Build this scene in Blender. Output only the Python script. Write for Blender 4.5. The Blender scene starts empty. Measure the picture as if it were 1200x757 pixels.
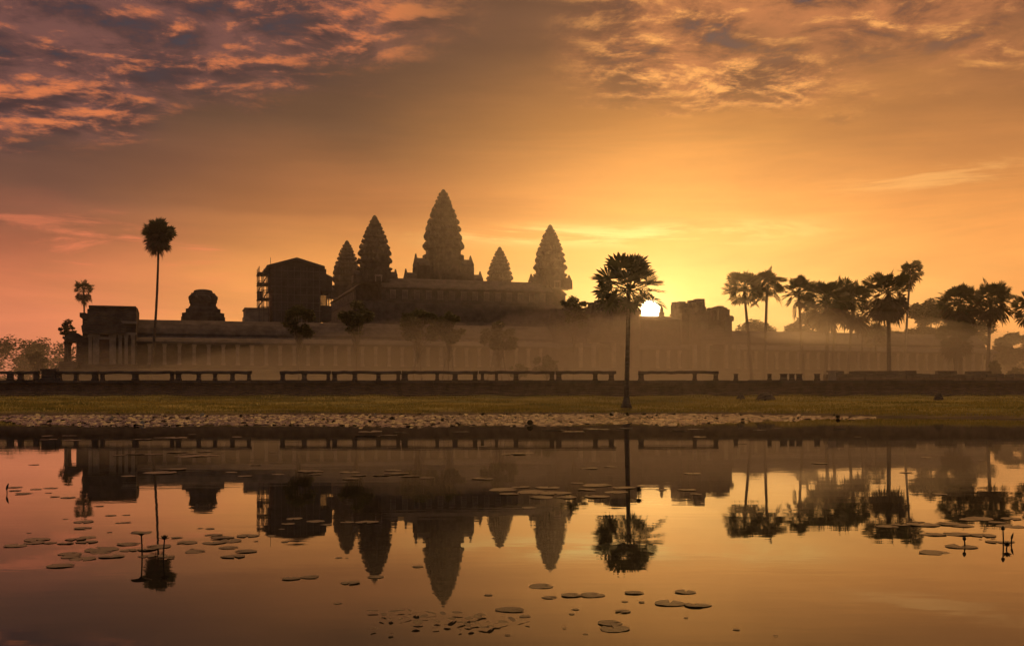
import bpy, math, random
from math import sin, cos, tan, pi, radians, sqrt, atan2, exp

C = bpy.context.scene.collection
SC = bpy.context.scene

# ------------------------------------------------------------------ camera
F = 1250.0            # focal length in pixels of the 1200 px wide photograph
CX, HY = 600.0, 459.0 # optical centre column, horizon row
CAMH = 2.0
cam = bpy.data.cameras.new("camera")
cam_o = bpy.data.objects.new("camera", cam)
C.objects.link(cam_o)
cam.sensor_width = 36.0
cam.lens = 36.0 * F / 1200.0
cam.shift_y = (HY - 378.5) / 1200.0
cam.clip_start = 0.1
cam.clip_end = 6000.0
cam_o.location = (0, 0, CAMH)
cam_o.rotation_euler = (radians(90), 0, 0)
SC.camera = cam_o

# ------------------------------------------------------------------ sky
SUN_AZ, SUN_EL = 7.38, 4.35   # degrees, azimuth to the right of +Y
LAMP_EL = 4.35
world = bpy.data.worlds.new("World")
SC.world = world
world.use_nodes = True
NT = world.node_tree
NT.nodes.clear()


def N(kind, **kw):
    n = NT.nodes.new(kind)
    for k, v in kw.items():
        setattr(n, k, v)
    return n


def put(sock, v):
    if hasattr(v, "is_output"):
        NT.links.new(v, sock)
    else:
        sock.default_value = v


def M(op, a, b=0.0, c=None, clamp=False):
    n = N('ShaderNodeMath', operation=op, use_clamp=clamp)
    put(n.inputs[0], a)
    put(n.inputs[1], b)
    if c is not None:
        put(n.inputs[2], c)
    return n.outputs[0]


def SS(v, a, b, lo=0.0, hi=1.0):
    n = N('ShaderNodeMapRange', interpolation_type='SMOOTHSTEP', clamp=True)
    put(n.inputs[0], v)
    n.inputs[1].default_value = a
    n.inputs[2].default_value = b
    n.inputs[3].default_value = lo
    n.inputs[4].default_value = hi
    return n.outputs[0]


def lin(c):
    def g(v):
        v /= 255.0
        return v / 12.92 if v <= 0.04045 else ((v + 0.055) / 1.055) ** 2.4
    return (g(c[0]), g(c[1]), g(c[2]), 1.0)


def MIX(f, a, b, mode='MIX'):
    n = N('ShaderNodeMix', data_type='RGBA', blend_type=mode)
    n.clamp_factor = True
    put(n.inputs[0], f)
    put(n.inputs[6], a)
    put(n.inputs[7], b)
    return n.outputs[2]


def RAMP(v, stops, vmax):
    n = N('ShaderNodeValToRGB')
    cr = n.color_ramp
    cr.interpolation = 'EASE' if False else 'LINEAR'
    while len(cr.elements) < len(stops):
        cr.elements.new(0.5)
    for e, (p, c) in zip(cr.elements, stops):
        e.position = sqrt(p / vmax)
        e.color = lin(c)
    put(n.inputs[0], v)
    return n.outputs[0]


def COMB(x, y, z):
    n = N('ShaderNodeCombineXYZ')
    put(n.inputs[0], x)
    put(n.inputs[1], y)
    put(n.inputs[2], z)
    return n.outputs[0]


def NOISE(vec, scale, detail=6.0, rough=0.55, dist=0.0):
    n = N('ShaderNodeTexNoise')
    put(n.inputs['Vector'], vec)
    n.inputs['Scale'].default_value = scale
    n.inputs['Detail'].default_value = detail
    n.inputs['Roughness'].default_value = rough
    n.inputs['Distortion'].default_value = dist
    return n.outputs[0]


tc = N('ShaderNodeTexCoord')
sep = N('ShaderNodeSeparateXYZ')
NT.links.new(tc.outputs['Generated'], sep.inputs[0])
dx, dy, dz = sep.outputs
az = M('MULTIPLY', M('ARCTAN2', dx, dy), 180 / pi)
el = M('MULTIPLY', M('ARCSINE', dz), 180 / pi)
elp = M('MAXIMUM', el, 0.0)
# soft large-scale warp so that no band of the sky is perfectly smooth
wv = COMB(M('MULTIPLY', az, 0.06), M('MULTIPLY', el, 0.22), 3.1)
warp = M('SUBTRACT', NOISE(wv, 1.0, 5.0, 0.6), 0.5)
elw = M('MAXIMUM', M('ADD', elp, M('MULTIPLY', warp, 4.5)), 0.0)
azw = M('ADD', az, M('MULTIPLY', warp, 14.0))
ev = M('SQRT', M('DIVIDE', elw, 90.0))     # ramps are laid out on sqrt(elevation/90)

ZEN = (45, (100, 80, 71)), (90, (134, 110, 96))
r_left = RAMP(ev, [(0, (220, 132, 98)), (3.6, (224, 128, 90)), (5.9, (204, 114, 80)), (7.6, (154, 89, 66)), (9.5, (110, 74, 61)),
                   (13.9, (72, 56, 53)), (17.7, (62, 48, 49)), (25, (56, 44, 48)), *ZEN], 90)
r_mid = RAMP(ev, [(0, (250, 174, 92)), (5.9, (240, 160, 82)), (9.5, (172, 108, 62)), (13.9, (98, 69, 51)), (17.7, (74, 55, 48)),
                  (25, (62, 48, 48)), *ZEN], 90)
r_sun = RAMP(ev, [(0, (252, 194, 100)), (4.3, (255, 196, 106)), (5.9, (252, 186, 96)), (9.5, (238, 160, 78)), (13.9, (186, 122, 62)),
                  (17.7, (116, 78, 54)), (25, (84, 62, 54)), *ZEN], 90)
r_right = RAMP(ev, [(0, (244, 160, 84)), (5.9, (244, 160, 82)), (9.5, (222, 144, 74)), (13.9, (166, 108, 62)), (17.7, (120, 79, 56)),
                    (25, (84, 62, 55)), *ZEN], 90)
r_back = RAMP(ev, [(0, (62, 51, 54)), (8, (58, 49, 53)), (20, (58, 50, 54)), (45, (104, 88, 82)), (90, (150, 124, 108))], 90)
base = MIX(SS(azw, -26, -8), r_left, r_mid)
base = MIX(SS(azw, -9, 8), base, r_sun)
base = MIX(SS(azw, 9, 26), base, r_right)
back = SS(M('ABSOLUTE', az), 30, 90)
base = MIX(back, base, r_back)

# fine horizontal wisps
wis = NOISE(COMB(M('MULTIPLY', az, 0.11), M('MULTIPLY', el, 0.75), 8.0), 1.0, 8.0, 0.62, 0.6)
wis2 = NOISE(COMB(M('MULTIPLY', az, 0.05), M('MULTIPLY', el, 0.40), 1.7), 1.0, 6.0, 0.6, 0.4)
base = MIX(1.0, base, MIX(SS(wis2, 0.3, 0.7), (0.86, 0.86, 0.88, 1), (1.10, 1.08, 1.05, 1)), 'MULTIPLY')
front = M('SUBTRACT', 1.0, back)
# pink streaks low on the left
pk = M('MULTIPLY', M('MULTIPLY', SS(el, 5.0, 7.2), SS(el, 9.5, 7.5)), SS(az, -6, -20))
base = MIX(M('MULTIPLY', M('MULTIPLY', pk, SS(wis, 0.50, 0.66)), 0.75), base, lin((240, 128, 88)))
# the long bright streak above the sun and a few small ones to the right
st = M('MULTIPLY', M('MULTIPLY', SS(el, 7.4, 8.2), SS(el, 9.2, 8.4)), M('MULTIPLY', SS(az, -8, 2), SS(az, 19, 11)))
base = MIX(M('MULTIPLY', M('MULTIPLY', st, SS(wis, 0.42, 0.60)), 0.75), base, lin((255, 222, 132)))
st2 = M('MULTIPLY', M('MULTIPLY', SS(el, 9.6, 10.3), SS(el, 11.6, 10.8)), M('MULTIPLY', SS(az, 15, 19), SS(az, 32, 27)))
base = MIX(M('MULTIPLY', M('MULTIPLY', st2, SS(wis, 0.48, 0.64)), 0.4), base, lin((255, 190, 110)))

# the altocumulus deck overhead: planar projection, lit from below on the side of the sun
zz = M('ADD', M('MAXIMUM', dz, 0.0), 0.06)
u = M('DIVIDE', dx, zz)
v = M('DIVIDE', dy, zz)
CSC, CSD, CSR = 5.2, 11.0, 0.66
n0 = NOISE(COMB(u, v, 0.0), CSC, CSD, CSR, 0.25)
n1 = NOISE(COMB(M('ADD', u, 0.006), M('ADD', v, 0.050), 0.0), CSC, CSD, CSR, 0.25)
big = NOISE(COMB(u, v, 4.0), 1.5, 5.0, 0.55)
emb = M('SUBTRACT', n0, n1)
lit = M('MULTIPLY', 0.9, M('MULTIPLY', SS(M('ADD', M('MULTIPLY', emb, 4.6), M('MULTIPLY', M('SUBTRACT', big, 0.5), 2.4)), -0.10, 0.90), SS(n0, 0.32, 0.58)))
# where the deck is broken up: upper left and upper right, nearer the zenith everywhere
edge = M('MULTIPLY', M('SUBTRACT', big, 0.5), 12.0)
mleft = M('MULTIPLY', SS(M('ADD', M('ADD', el, M('MULTIPLY', az, -0.34)), edge), 18.2, 22.2), SS(az, 0, -9))
mright = M('MULTIPLY', SS(M('ADD', el, edge), 14.4, 17.6), SS(az, 1, 7))
mtop = SS(el, 21, 27)
deck = M('MULTIPLY', M('MAXIMUM', M('MAXIMUM', mleft, mright), mtop), front)
lit_left = lin((222, 122, 72))
lit_right = lin((255, 176, 94))
litc = MIX(SS(az, -10, 8), lit_left, lit_right)
darkc = MIX(SS(az, -12, 8), lin((56, 43, 49)), lin((96, 62, 50)))
dk = MIX(SS(n0, 0.36, 0.62), darkc, MIX(SS(az, -12, 8), lin((112, 74, 70)), lin((186, 116, 72))))
cl = MIX(M('MULTIPLY', lit, SS(el, 40, 24)), dk, litc)
base = MIX(M('MULTIPLY', M('MULTIPLY', deck, 0.9), SS(el, 34, 26)), base, cl)

# unseen bright patch above the view, sun side, added to light grass and mist
hi = M('MULTIPLY', M('MULTIPLY', SS(el, 23, 40), SS(el, 90, 62)), SS(M('ABSOLUTE', M('SUBTRACT', az, 8.0)), 85, 30))
hic = MIX(SS(n0, 0.3, 0.7), lin((236, 154, 86)), lin((255, 192, 112)))
hic = MIX(1.0, hic, (1.35, 1.35, 1.35, 1), 'MULTIPLY')
base = MIX(M('MULTIPLY', hi, 0.95), base, hic)

# daylight sky behind the clouds, seen only through the gaps of the deck
sky = N('ShaderNodeTexSky', sky_type='NISHITA')
sky.sun_disc = False
sky.sun_elevation = radians(SUN_EL)
sky.sun_rotation = radians(SUN_AZ)
sky.altitude = 20
sky.air_density = 1.6
sky.dust_density = 0.4
sky.ozone_density = 5.0
nish = MIX(1.0, sky.outputs[0], (0.05, 0.05, 0.05, 1), 'MULTIPLY')
gap = M('MULTIPLY', M('MULTIPLY', SS(n0, 0.47, 0.34), SS(big, 0.58, 0.40)), M('MULTIPLY', M('MULTIPLY', deck, 0.4), SS(el, 34, 24)))
final = MIX(gap, base, nish)

# brightening round the sun
sx, sy, sz = sin(radians(SUN_AZ)) * cos(radians(SUN_EL)), cos(radians(SUN_AZ)) * cos(radians(SUN_EL)), sin(radians(SUN_EL))
dt = N('ShaderNodeVectorMath', operation='DOT_PRODUCT')
NT.links.new(tc.outputs['Generated'], dt.inputs[0])
dt.inputs[1].default_value = (sx, sy, sz)
gam = M('MULTIPLY', M('ARCCOSINE', M('MINIMUM', dt.outputs['Value'], 0.9999999)), 180 / pi)
aur = M('ADD', M('MULTIPLY', M('EXPONENT', M('MULTIPLY', gam, -1 / 4.0)), 0.13),
        M('MULTIPLY', M('EXPONENT', M('MULTIPLY', gam, -1 / 0.8)), 1.1))
disc = M('MULTIPLY', SS(gam, 0.62, 0.36), 9.0)
aurc = N('ShaderNodeMix', data_type='RGBA', blend_type='MIX')
glow = MIX(1.0, COMB(aur, aur, aur), (1.0, 0.62, 0.20, 1), 'MULTIPLY')
dsc = MIX(1.0, COMB(disc, disc, disc), (1.0, 0.86, 0.55, 1), 'MULTIPLY')
final = MIX(1.0, final, glow, 'ADD')
final = MIX(1.0, final, dsc, 'ADD')
bg = N('ShaderNodeBackground')
NT.links.new(final, bg.inputs[0])
bg.inputs[1].default_value = 1.0
wo = N('ShaderNodeOutputWorld')
NT.links.new(bg.outputs[0], wo.inputs[0])

# ------------------------------------------------------------------ sun
sun = bpy.data.lights.new("sun", 'SUN')
sun.energy = 1.0
sun.angle = radians(0.53)
sun.color = (1.0, 0.50, 0.16)
sun_o = bpy.data.objects.new("sun", sun)
C.objects.link(sun_o)
sun_o.rotation_euler = (radians(90 - LAMP_EL), 0, radians(180 - SUN_AZ))

SC.view_settings.view_transform = 'Standard'
SC.view_settings.look = 'None'
SC.view_settings.gamma = 1.0
SC.view_settings.exposure = 0.2
SC.view_settings.use_curve_mapping = False
cy = SC.cycles
cy.use_denoising = True
cy.denoising_input_passes = 'RGB_ALBEDO_NORMAL'
cy.denoising_prefilter = 'ACCURATE'
cy.max_bounces = 6
cy.diffuse_bounces = 2
cy.glossy_bounces = 3
cy.transmission_bounces = 3
cy.transparent_max_bounces = 8
cy.volume_bounces = 4
cy.caustics_reflective = False
cy.caustics_refractive = False
cy.sample_clamp_indirect = 4.0

# ------------------------------------------------------------------ helpers
TH = radians(17.25)   # the temple's axis against the view
ST, CT = sin(TH), cos(TH)


def wx(px, Y):
    return (px - CX) / F * Y


def wz(py, Y):
    return CAMH + (HY - py) / F * Y


def s_at(px, E):
    """south coordinate on the plane E (metres east of the camera) seen in column px"""
    k = (px - CX) / F
    return E * (k * CT + ST) / (CT - k * ST)


def y_at(E, S):
    return E * CT + S * ST


def z_es(py, E, S):
    return wz(py, y_at(E, S))


def wpos(S, E):
    return (-E * ST + S * CT, E * CT + S * ST)


class MB:
    def __init__(self):
        self.v = []
        self.f = []

    def add(self, vs, fs):
        o = len(self.v)
        self.v.extend(vs)
        self.f.extend([tuple(i + o for i in f) for f in fs])

    def box(self, x0, x1, y0, y1, z0, z1, t=0.0):
        """box; t tapers the top in x and y"""
        self.add([(x0, y0, z0), (x1, y0, z0), (x1, y1, z0), (x0, y1, z0),
                  (x0 + t, y0 + t, z1), (x1 - t, y0 + t, z1), (x1 - t, y1 - t, z1), (x0 + t, y1 - t, z1)],
                 [(3, 2, 1, 0), (4, 5, 6, 7), (0, 1, 5, 4), (1, 2, 6, 5), (2, 3, 7, 6), (3, 0, 4, 7)])

    def loft(self, rings, cap0=True, cap1=True):
        n = len(rings[0])
        vs = [p for r in rings for p in r]
        fs = []
        for i in range(len(rings) - 1):
            for j in range(n):
                k = (j + 1) % n
                fs.append((i * n + j, i * n + k, (i + 1) * n + k, (i + 1) * n + j))
        if cap0:
            fs.append(tuple(reversed(range(n))))
        if cap1:
            fs.append(tuple((len(rings) - 1) * n + j for j in range(n)))
        self.add(vs, fs)

    def extr_x(self, prof, x0, x1):
        """profile of (y,z) points extruded along x"""
        self.loft([[(x0, y, z) for y, z in prof], [(x1, y, z) for y, z in prof]])

    def extr_y(self, prof, y0, y1):
        self.loft([[(x, y0, z) for x, z in prof], [(x, y1, z) for x, z in prof]])

    def tube(self, pts, rads, n=7):
        rings = []
        for i, p in enumerate(pts):
            a = pts[max(0, i - 1)]
            b = pts[min(len(pts) - 1, i + 1)]
            d = [b[k] - a[k] for k in range(3)]
            L = sqrt(sum(q * q for q in d)) or 1.0
            d = [q / L for q in d]
            up = (0, 0, 1) if abs(d[2]) < 0.9 else (1, 0, 0)
            s = (d[1] * up[2] - d[2] * up[1], d[2] * up[0] - d[0] * up[2], d[0] * up[1] - d[1] * up[0])
            L = sqrt(sum(q * q for q in s)) or 1.0
            s = [q / L for q in s]
            t = (s[1] * d[2] - s[2] * d[1], s[2] * d[0] - s[0] * d[2], s[0] * d[1] - s[1] * d[0])
            rings.append([tuple(p[k] + rads[i] * (cos(2 * pi * j / n) * s[k] + sin(2 * pi * j / n) * t[k]) for k in range(3)) for j in range(n)])
        self.loft(rings)

    def build(self, name, mat, parent=None, smooth=False):
        me = bpy.data.meshes.new(name)
        me.from_pydata(self.v, [], self.f)
        me.materials.append(mat)
        if smooth:
            me.polygons.foreach_set('use_smooth', [True] * len(me.polygons))
        me.update()
        o = bpy.data.objects.new(name, me)
        C.objects.link(o)
        if parent is not None:
            o.parent = parent
        return o


def tag(o, label=None, cat=None, group=None, kind=None):
    if label:
        o['label'] = label
    if cat:
        o['category'] = cat
    if group:
        o['group'] = group
    if kind:
        o['kind'] = kind
    return o


def thing(name, label, cat, loc=(0, 0, 0), rz=0.0, group=None):
    o = bpy.data.objects.new(name, None)
    o.empty_display_size = 0.5
    C.objects.link(o)
    o.location = loc
    o.rotation_euler = (0, 0, rz)
    return tag(o, label, cat, group)


def copy_tree(o, parent=None):
    c = o.copy()
    C.objects.link(c)
    if parent is not None:
        c.parent = parent
    for ch in list(o.children):
        copy_tree(ch, c)
    return c


# ------------------------------------------------------------------ materials
def mat(name, c0, c1, scale=1.0, rough=0.85, bump=0.0, detail=6.0, spec=0.3, stretch=(1, 1, 1), transl=0.0, c2=None, bscale=None, courses=0.0):
    m = bpy.data.materials.new(name)
    m.use_nodes = True
    t = m.node_tree
    p = t.nodes['Principled BSDF']
    co = t.nodes.new('ShaderNodeTexCoord')
    mp = t.nodes.new('ShaderNodeMapping')
    mp.inputs['Scale'].default_value = stretch
    t.links.new(co.outputs['Object'], mp.inputs[0])
    nz = t.nodes.new('ShaderNodeTexNoise')
    nz.inputs['Scale'].default_value = scale
    nz.inputs['Detail'].default_value = detail
    nz.inputs['Roughness'].default_value = 0.62
    t.links.new(mp.outputs[0], nz.inputs['Vector'])
    cr = t.nodes.new('ShaderNodeValToRGB')
    cr.color_ramp.elements[0].position = 0.36
    cr.color_ramp.elements[1].position = 0.64
    cr.color_ramp.elements[0].color = (*c0, 1)
    cr.color_ramp.elements[1].color = (*c1, 1)
    if c2:
        e = cr.color_ramp.elements.new(0.5)
        e.color = (*c2, 1)
    t.links.new(nz.outputs[0], cr.inputs[0])
    t.links.new(cr.outputs[0], p.inputs['Base Color'])
    p.inputs['Roughness'].default_value = rough
    p.inputs['Specular IOR Level'].default_value = spec
    if bump:
        b = t.nodes.new('ShaderNodeBump')
        b.inputs['Strength'].default_value = bump
        b.inputs['Distance'].default_value = 0.12
        h = nz.outputs[0]
        if courses:
            wv_ = t.nodes.new('ShaderNodeTexWave')
            wv_.bands_direction = 'Z'
            wv_.inputs['Scale'].default_value = courses
            wv_.inputs['Distortion'].default_value = 0.6
            t.links.new(co.outputs['Object'], wv_.inputs['Vector'])
            ad = t.nodes.new('ShaderNodeMath')
            ad.operation = 'ADD'
            t.links.new(nz.outputs[0], ad.inputs[0])
            t.links.new(wv_.outputs[1], ad.inputs[1])
            h = ad.outputs[0]
        t.links.new(h, b.inputs['Height'])
        t.links.new(b.outputs[0], p.inputs['Normal'])
    if transl:
        tr = t.nodes.new('ShaderNodeBsdfTranslucent')
        t.links.new(cr.outputs[0], tr.inputs[0])
        mx = t.nodes.new('ShaderNodeMixShader')
        mx.inputs[0].default_value = transl
        t.links.new(p.outputs[0], mx.inputs[1])
        t.links.new(tr.outputs[0], mx.inputs[2])
        t.links.new(mx.outputs[0], t.nodes['Material Output'].inputs[0])
    return m


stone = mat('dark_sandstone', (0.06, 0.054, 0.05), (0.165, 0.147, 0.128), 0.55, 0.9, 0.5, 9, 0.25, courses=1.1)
stone_pale = mat('pale_sandstone', (0.24, 0.22, 0.19), (0.46, 0.41, 0.35), 0.8, 0.85, 0.4, 8, 0.25)  # pale stone; on the gallery cornice and pillars it paints in sky light
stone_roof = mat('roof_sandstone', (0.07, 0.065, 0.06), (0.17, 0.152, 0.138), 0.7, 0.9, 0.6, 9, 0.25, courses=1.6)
laterite = mat('laterite', (0.10, 0.07, 0.055), (0.21, 0.15, 0.115), 1.1, 0.92, 0.6, 8, 0.2, courses=1.4)
sheet = mat('cover_sheet', (0.07, 0.066, 0.062), (0.14, 0.13, 0.12), 0.4, 0.7, 0.2, 5, 0.3)
steel = mat('scaffold_steel', (0.12, 0.11, 0.10), (0.2, 0.19, 0.18), 2.0, 0.6, 0, 3, 0.4)
bark = mat('palm_bark', (0.09, 0.075, 0.06), (0.18, 0.155, 0.13), 2.5, 0.9, 0.5, 6, 0.2, stretch=(1, 1, 3))
bark_pale = mat('pale_bark', (0.26, 0.23, 0.19), (0.44, 0.40, 0.34), 2.0, 0.85, 0.3, 6, 0.2)
palm_leaf = mat('palm_leaf', (0.035, 0.055, 0.018), (0.075, 0.10, 0.035), 0.8, 0.5, 0, 4, 0.4, transl=0.2)
palm_dead = mat('dead_palm_leaf', (0.09, 0.065, 0.04), (0.17, 0.125, 0.08), 0.8, 0.85, 0, 4, 0.2, transl=0.1)
leaf = mat('tree_leaf', (0.06, 0.08, 0.025), (0.13, 0.15, 0.05), 0.35, 0.6, 0, 5, 0.3, transl=0.25)
leaf_far = mat('forest_leaf', (0.035, 0.05, 0.03), (0.07, 0.09, 0.045), 0.12, 0.7, 0, 5, 0.2, transl=0.15)
rockm = mat('dark_rock', (0.05, 0.045, 0.04), (0.12, 0.105, 0.09), 3.0, 0.9, 0.7, 7, 0.2)
grassm = mat('grass_blades', (0.19, 0.20, 0.045), (0.46, 0.39, 0.10), 0.25, 0.7, 0, 6, 0.3, stretch=(0.5, 1.6, 1), transl=0.5)
padm = mat('lily_pad', (0.03, 0.036, 0.02), (0.07, 0.066, 0.04), 5.0, 0.3, 0.3, 5, 0.6)
pad_band = mat('lily_pad_far', (0.04, 0.045, 0.025), (0.09, 0.085, 0.05), 1.5, 0.2, 0.0, 4, 1.0)
_t = padm.node_tree
_p = _t.nodes['Principled BSDF']
_lk = _p.inputs['Base Color'].links[0].from_socket
_oi = _t.nodes.new('ShaderNodeObjectInfo')
_mr = _t.nodes.new('ShaderNodeMapRange')
_mr.inputs[3].default_value = 0.55
_mr.inputs[4].default_value = 1.3
_t.links.new(_oi.outputs['Random'], _mr.inputs[0])
_mx = _t.nodes.new('ShaderNodeMix')
_mx.data_type = 'RGBA'
_mx.blend_type = 'MULTIPLY'
_mx.inputs[0].default_value = 1.0
_t.links.new(_lk, _mx.inputs[6])
_t.links.new(_mr.outputs[0], _mx.inputs[7])
_t.links.new(_mx.outputs[2], _p.inputs['Base Color'])
lotus = mat('lotus_stem', (0.03, 0.035, 0.02), (0.06, 0.055, 0.04), 8.0, 0.6, 0.0, 4, 0.3)


def ground_material():
    m = bpy.data.materials.new('ground')
    m.use_nodes = True
    t = m.node_tree
    p = t.nodes['Principled BSDF']
    co = t.nodes.new('ShaderNodeTexCoord')

    def nz(sc, st, det=8):
        mp = t.nodes.new('ShaderNodeMapping')
        mp.inputs['Scale'].default_value = st
        t.links.new(co.outputs['Object'], mp.inputs[0])
        n = t.nodes.new('ShaderNodeTexNoise')
        n.inputs['Scale'].default_value = sc
        n.inputs['Detail'].default_value = det
        t.links.new(mp.outputs[0], n.inputs['Vector'])
        return n.outputs[0]

    def ramp(v, a, b, ca, cb):
        r = t.nodes.new('ShaderNodeValToRGB')
        r.color_ramp.elements[0].position = a
        r.color_ramp.elements[1].position = b
        r.color_ramp.elements[0].color = (*ca, 1)
        r.color_ramp.elements[1].color = (*cb, 1)
        t.links.new(v, r.inputs[0])
        return r.outputs[0]
    gr = ramp(nz(0.25, (0.4, 1.6, 1)), 0.35, 0.65, (0.13, 0.14, 0.036), (0.34, 0.29, 0.08))
    mud = ramp(nz(0.9, (0.5, 1.5, 1)), 0.35, 0.65, (0.045, 0.035, 0.025), (0.10, 0.08, 0.055))
    sp = t.nodes.new('ShaderNodeSeparateXYZ')
    t.links.new(co.outputs['Object'], sp.inputs[0])
    ad = t.nodes.new('ShaderNodeMath')
    ad.operation = 'MULTIPLY_ADD'
    t.links.new(nz(0.35, (0.5, 1.4, 1)), ad.inputs[0])
    ad.inputs[1].default_value = 0.5
    t.links.new(sp.outputs[2], ad.inputs[2])
    mr = t.nodes.new('ShaderNodeMapRange')
    mr.inputs[1].default_value = 0.30
    mr.inputs[2].default_value = 0.62
    t.links.new(ad.outputs[0], mr.inputs[0])
    mx = t.nodes.new('ShaderNodeMix')
    mx.data_type = 'RGBA'
    t.links.new(mr.outputs[0], mx.inputs[0])
    t.links.new(mud, mx.inputs[6])
    t.links.new(gr, mx.inputs[7])
    t.links.new(mx.outputs[2], p.inputs['Base Color'])
    p.inputs['Roughness'].default_value = 0.9
    p.inputs['Specular IOR Level'].default_value = 0.15
    b = t.nodes.new('ShaderNodeBump')
    b.inputs['Strength'].default_value = 0.7
    b.inputs['Distance'].default_value = 0.15
    t.links.new(nz(2.2, (1, 1, 1)), b.inputs['Height'])
    t.links.new(b.outputs[0], p.inputs['Normal'])
    return m


def water_material():
    m = bpy.data.materials.new('pond_water')
    m.use_nodes = True
    t = m.node_tree
    p = t.nodes['Principled BSDF']
    p.inputs['Base Color'].default_value = (0.014, 0.014, 0.011, 1)
    p.inputs['Roughness'].default_value = 0.015
    p.inputs['IOR'].default_value = 1.38
    p.inputs['Specular IOR Level'].default_value = 0.5
    co = t.nodes.new('ShaderNodeTexCoord')
    hs = []
    for sc, st, w in ((0.9, (0.35, 1.0, 1), 1.0), (4.5, (0.5, 1.0, 1), 0.16)):
        mp = t.nodes.new('ShaderNodeMapping')
        mp.inputs['Scale'].default_value = st
        t.links.new(co.outputs['Object'], mp.inputs[0])
        n = t.nodes.new('ShaderNodeTexNoise')
        n.inputs['Scale'].default_value = sc
        n.inputs['Detail'].default_value = 3
        t.links.new(mp.outputs[0], n.inputs['Vector'])
        q = t.nodes.new('ShaderNodeMath')
        q.operation = 'MULTIPLY'
        q.inputs[1].default_value = w
        t.links.new(n.outputs[0], q.inputs[0])
        hs.append(q.outputs[0])
    ad = t.nodes.new('ShaderNodeMath')
    t.links.new(hs[0], ad.inputs[0])
    t.links.new(hs[1], ad.inputs[1])
    b = t.nodes.new('ShaderNodeBump')
    b.inputs['Strength'].default_value = 1.0
    b.inputs['Distance'].default_value = 0.0018
    t.links.new(ad.outputs[0], b.inputs['Height'])
    t.links.new(b.outputs[0], p.inputs['Normal'])
    return m


# ------------------------------------------------------------------ ground and water
WALL_Y = 115.0
GZ = 3.2


def shore(X):
    """distance of the far bank of the pond"""
    s = 93.0 + 1.2 * sin(X * 0.11) + 0.8 * sin(X * 0.31 + 1.0)
    if X < -10:
        s -= 7.0 * min(1.0, (-10 - X) / 38.0) ** 1.5
    if X > 16:
        s -= 19.0 * min(1.0, (X - 16) / 24.0) ** 1.1
    return s


def lumps(X, Y):
    return 0.10 * sin(X * 0.43 + Y * 0.3) * sin(Y * 0.5 - X * 0.13) + 0.06 * sin(X * 1.1 + 2 * sin(Y * 0.7))


def gz(X, Y):
    if Y > WALL_Y + 0.4:
        return GZ
    if Y < 3.0:
        return 0.35 - 0.35 * max(0, Y) / 1.5
    s = shore(X)
    d = Y - s
    if d < 0:
        return max(-1.2, 0.10 * d - 0.02)
    w = WALL_Y - s
    q = min(1.0, d / w)
    return -0.02 + 1.64 * (0.62 * q + 0.38 * q * q) + lumps(X, Y) * min(1.0, d / 5.0)


xs = [-850, -620, -450, -300, -200, -140, -100] + [-80 + i * 1.6 for i in range(101)] + [100, 140, 200, 300, 450, 620, 850]
ys = [-80, -60, -20, 0, 1.5, 3, 8, 20, 35, 50, 60] + [64 + i * 1.0 for i in range(52)] + [115.3, 115.5, 118, 125, 140, 170, 220, 300, 420, 540, 660, 780]
g = MB()
g.v = [(x, y, gz(x, y)) for y in ys for x in xs]
nx = len(xs)
g.f = [(j * nx + i, j * nx + i + 1, (j + 1) * nx + i + 1, (j + 1) * nx + i) for j in range(len(ys) - 1) for i in range(nx - 1)]
tag(g.build('ground', ground_material(), smooth=True), kind='structure')
w = MB()
w.add([(-500, 1.0, 0), (500, 1.0, 0), (500, 112, 0), (-500, 112, 0)], [(0, 1, 2, 3)])
tag(w.build('pond_water', water_material()), kind='structure')

# ------------------------------------------------------------------ temple: towers
UX = [(1.0, 0.0), (1.0, 0.34), (0.88, 0.34), (0.88, 0.58), (0.74, 0.58), (0.74, 0.74)]


def redent(R, z):
    q = UX + [(b, a) for a, b in reversed(UX[:-1])]
    q = q[:-1]
    pts = []
    for k in range(4):
        c, s = (1, 0, -1, 0)[k], (0, 1, 0, -1)[k]
        for a, b in q:
            pts.append((R * (a * c - b * s), R * (a * s + b * c), z))
    return pts


def lerp_prof(prof, d):
    for (a, ra), (b, rb) in zip(prof, prof[1:]):
        if d <= b:
            return ra + (rb - ra) * (d - a) / (b - a)
    return prof[-1][1]


def antefix(mb, cx, cy, ang, wd, ht, z, lean):
    """a small upright pointed stone leaf facing outwards at angle ang"""
    ox, oy = cos(ang), sin(ang)
    tx, ty = -oy, ox
    th = wd * 0.45

    def P(s, o, h):
        return (cx + tx * s + ox * o, cy + ty * s + oy * o, z + h)
    f = [P(-wd * .42, th, 0), P(wd * .42, th, 0), P(wd * .5, th * 1.1, ht * .4), P(0.0, th * .4 - lean, ht), P(-wd * .5, th * 1.1, ht * .4)]
    b = [P(-wd * .42, -th, 0), P(wd * .42, -th, 0), P(wd * .5, -th, ht * .4), P(0.0, -th * .3 - lean, ht * .98), P(-wd * .5, -th, ht * .4)]
    mb.loft([b, f])


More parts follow.
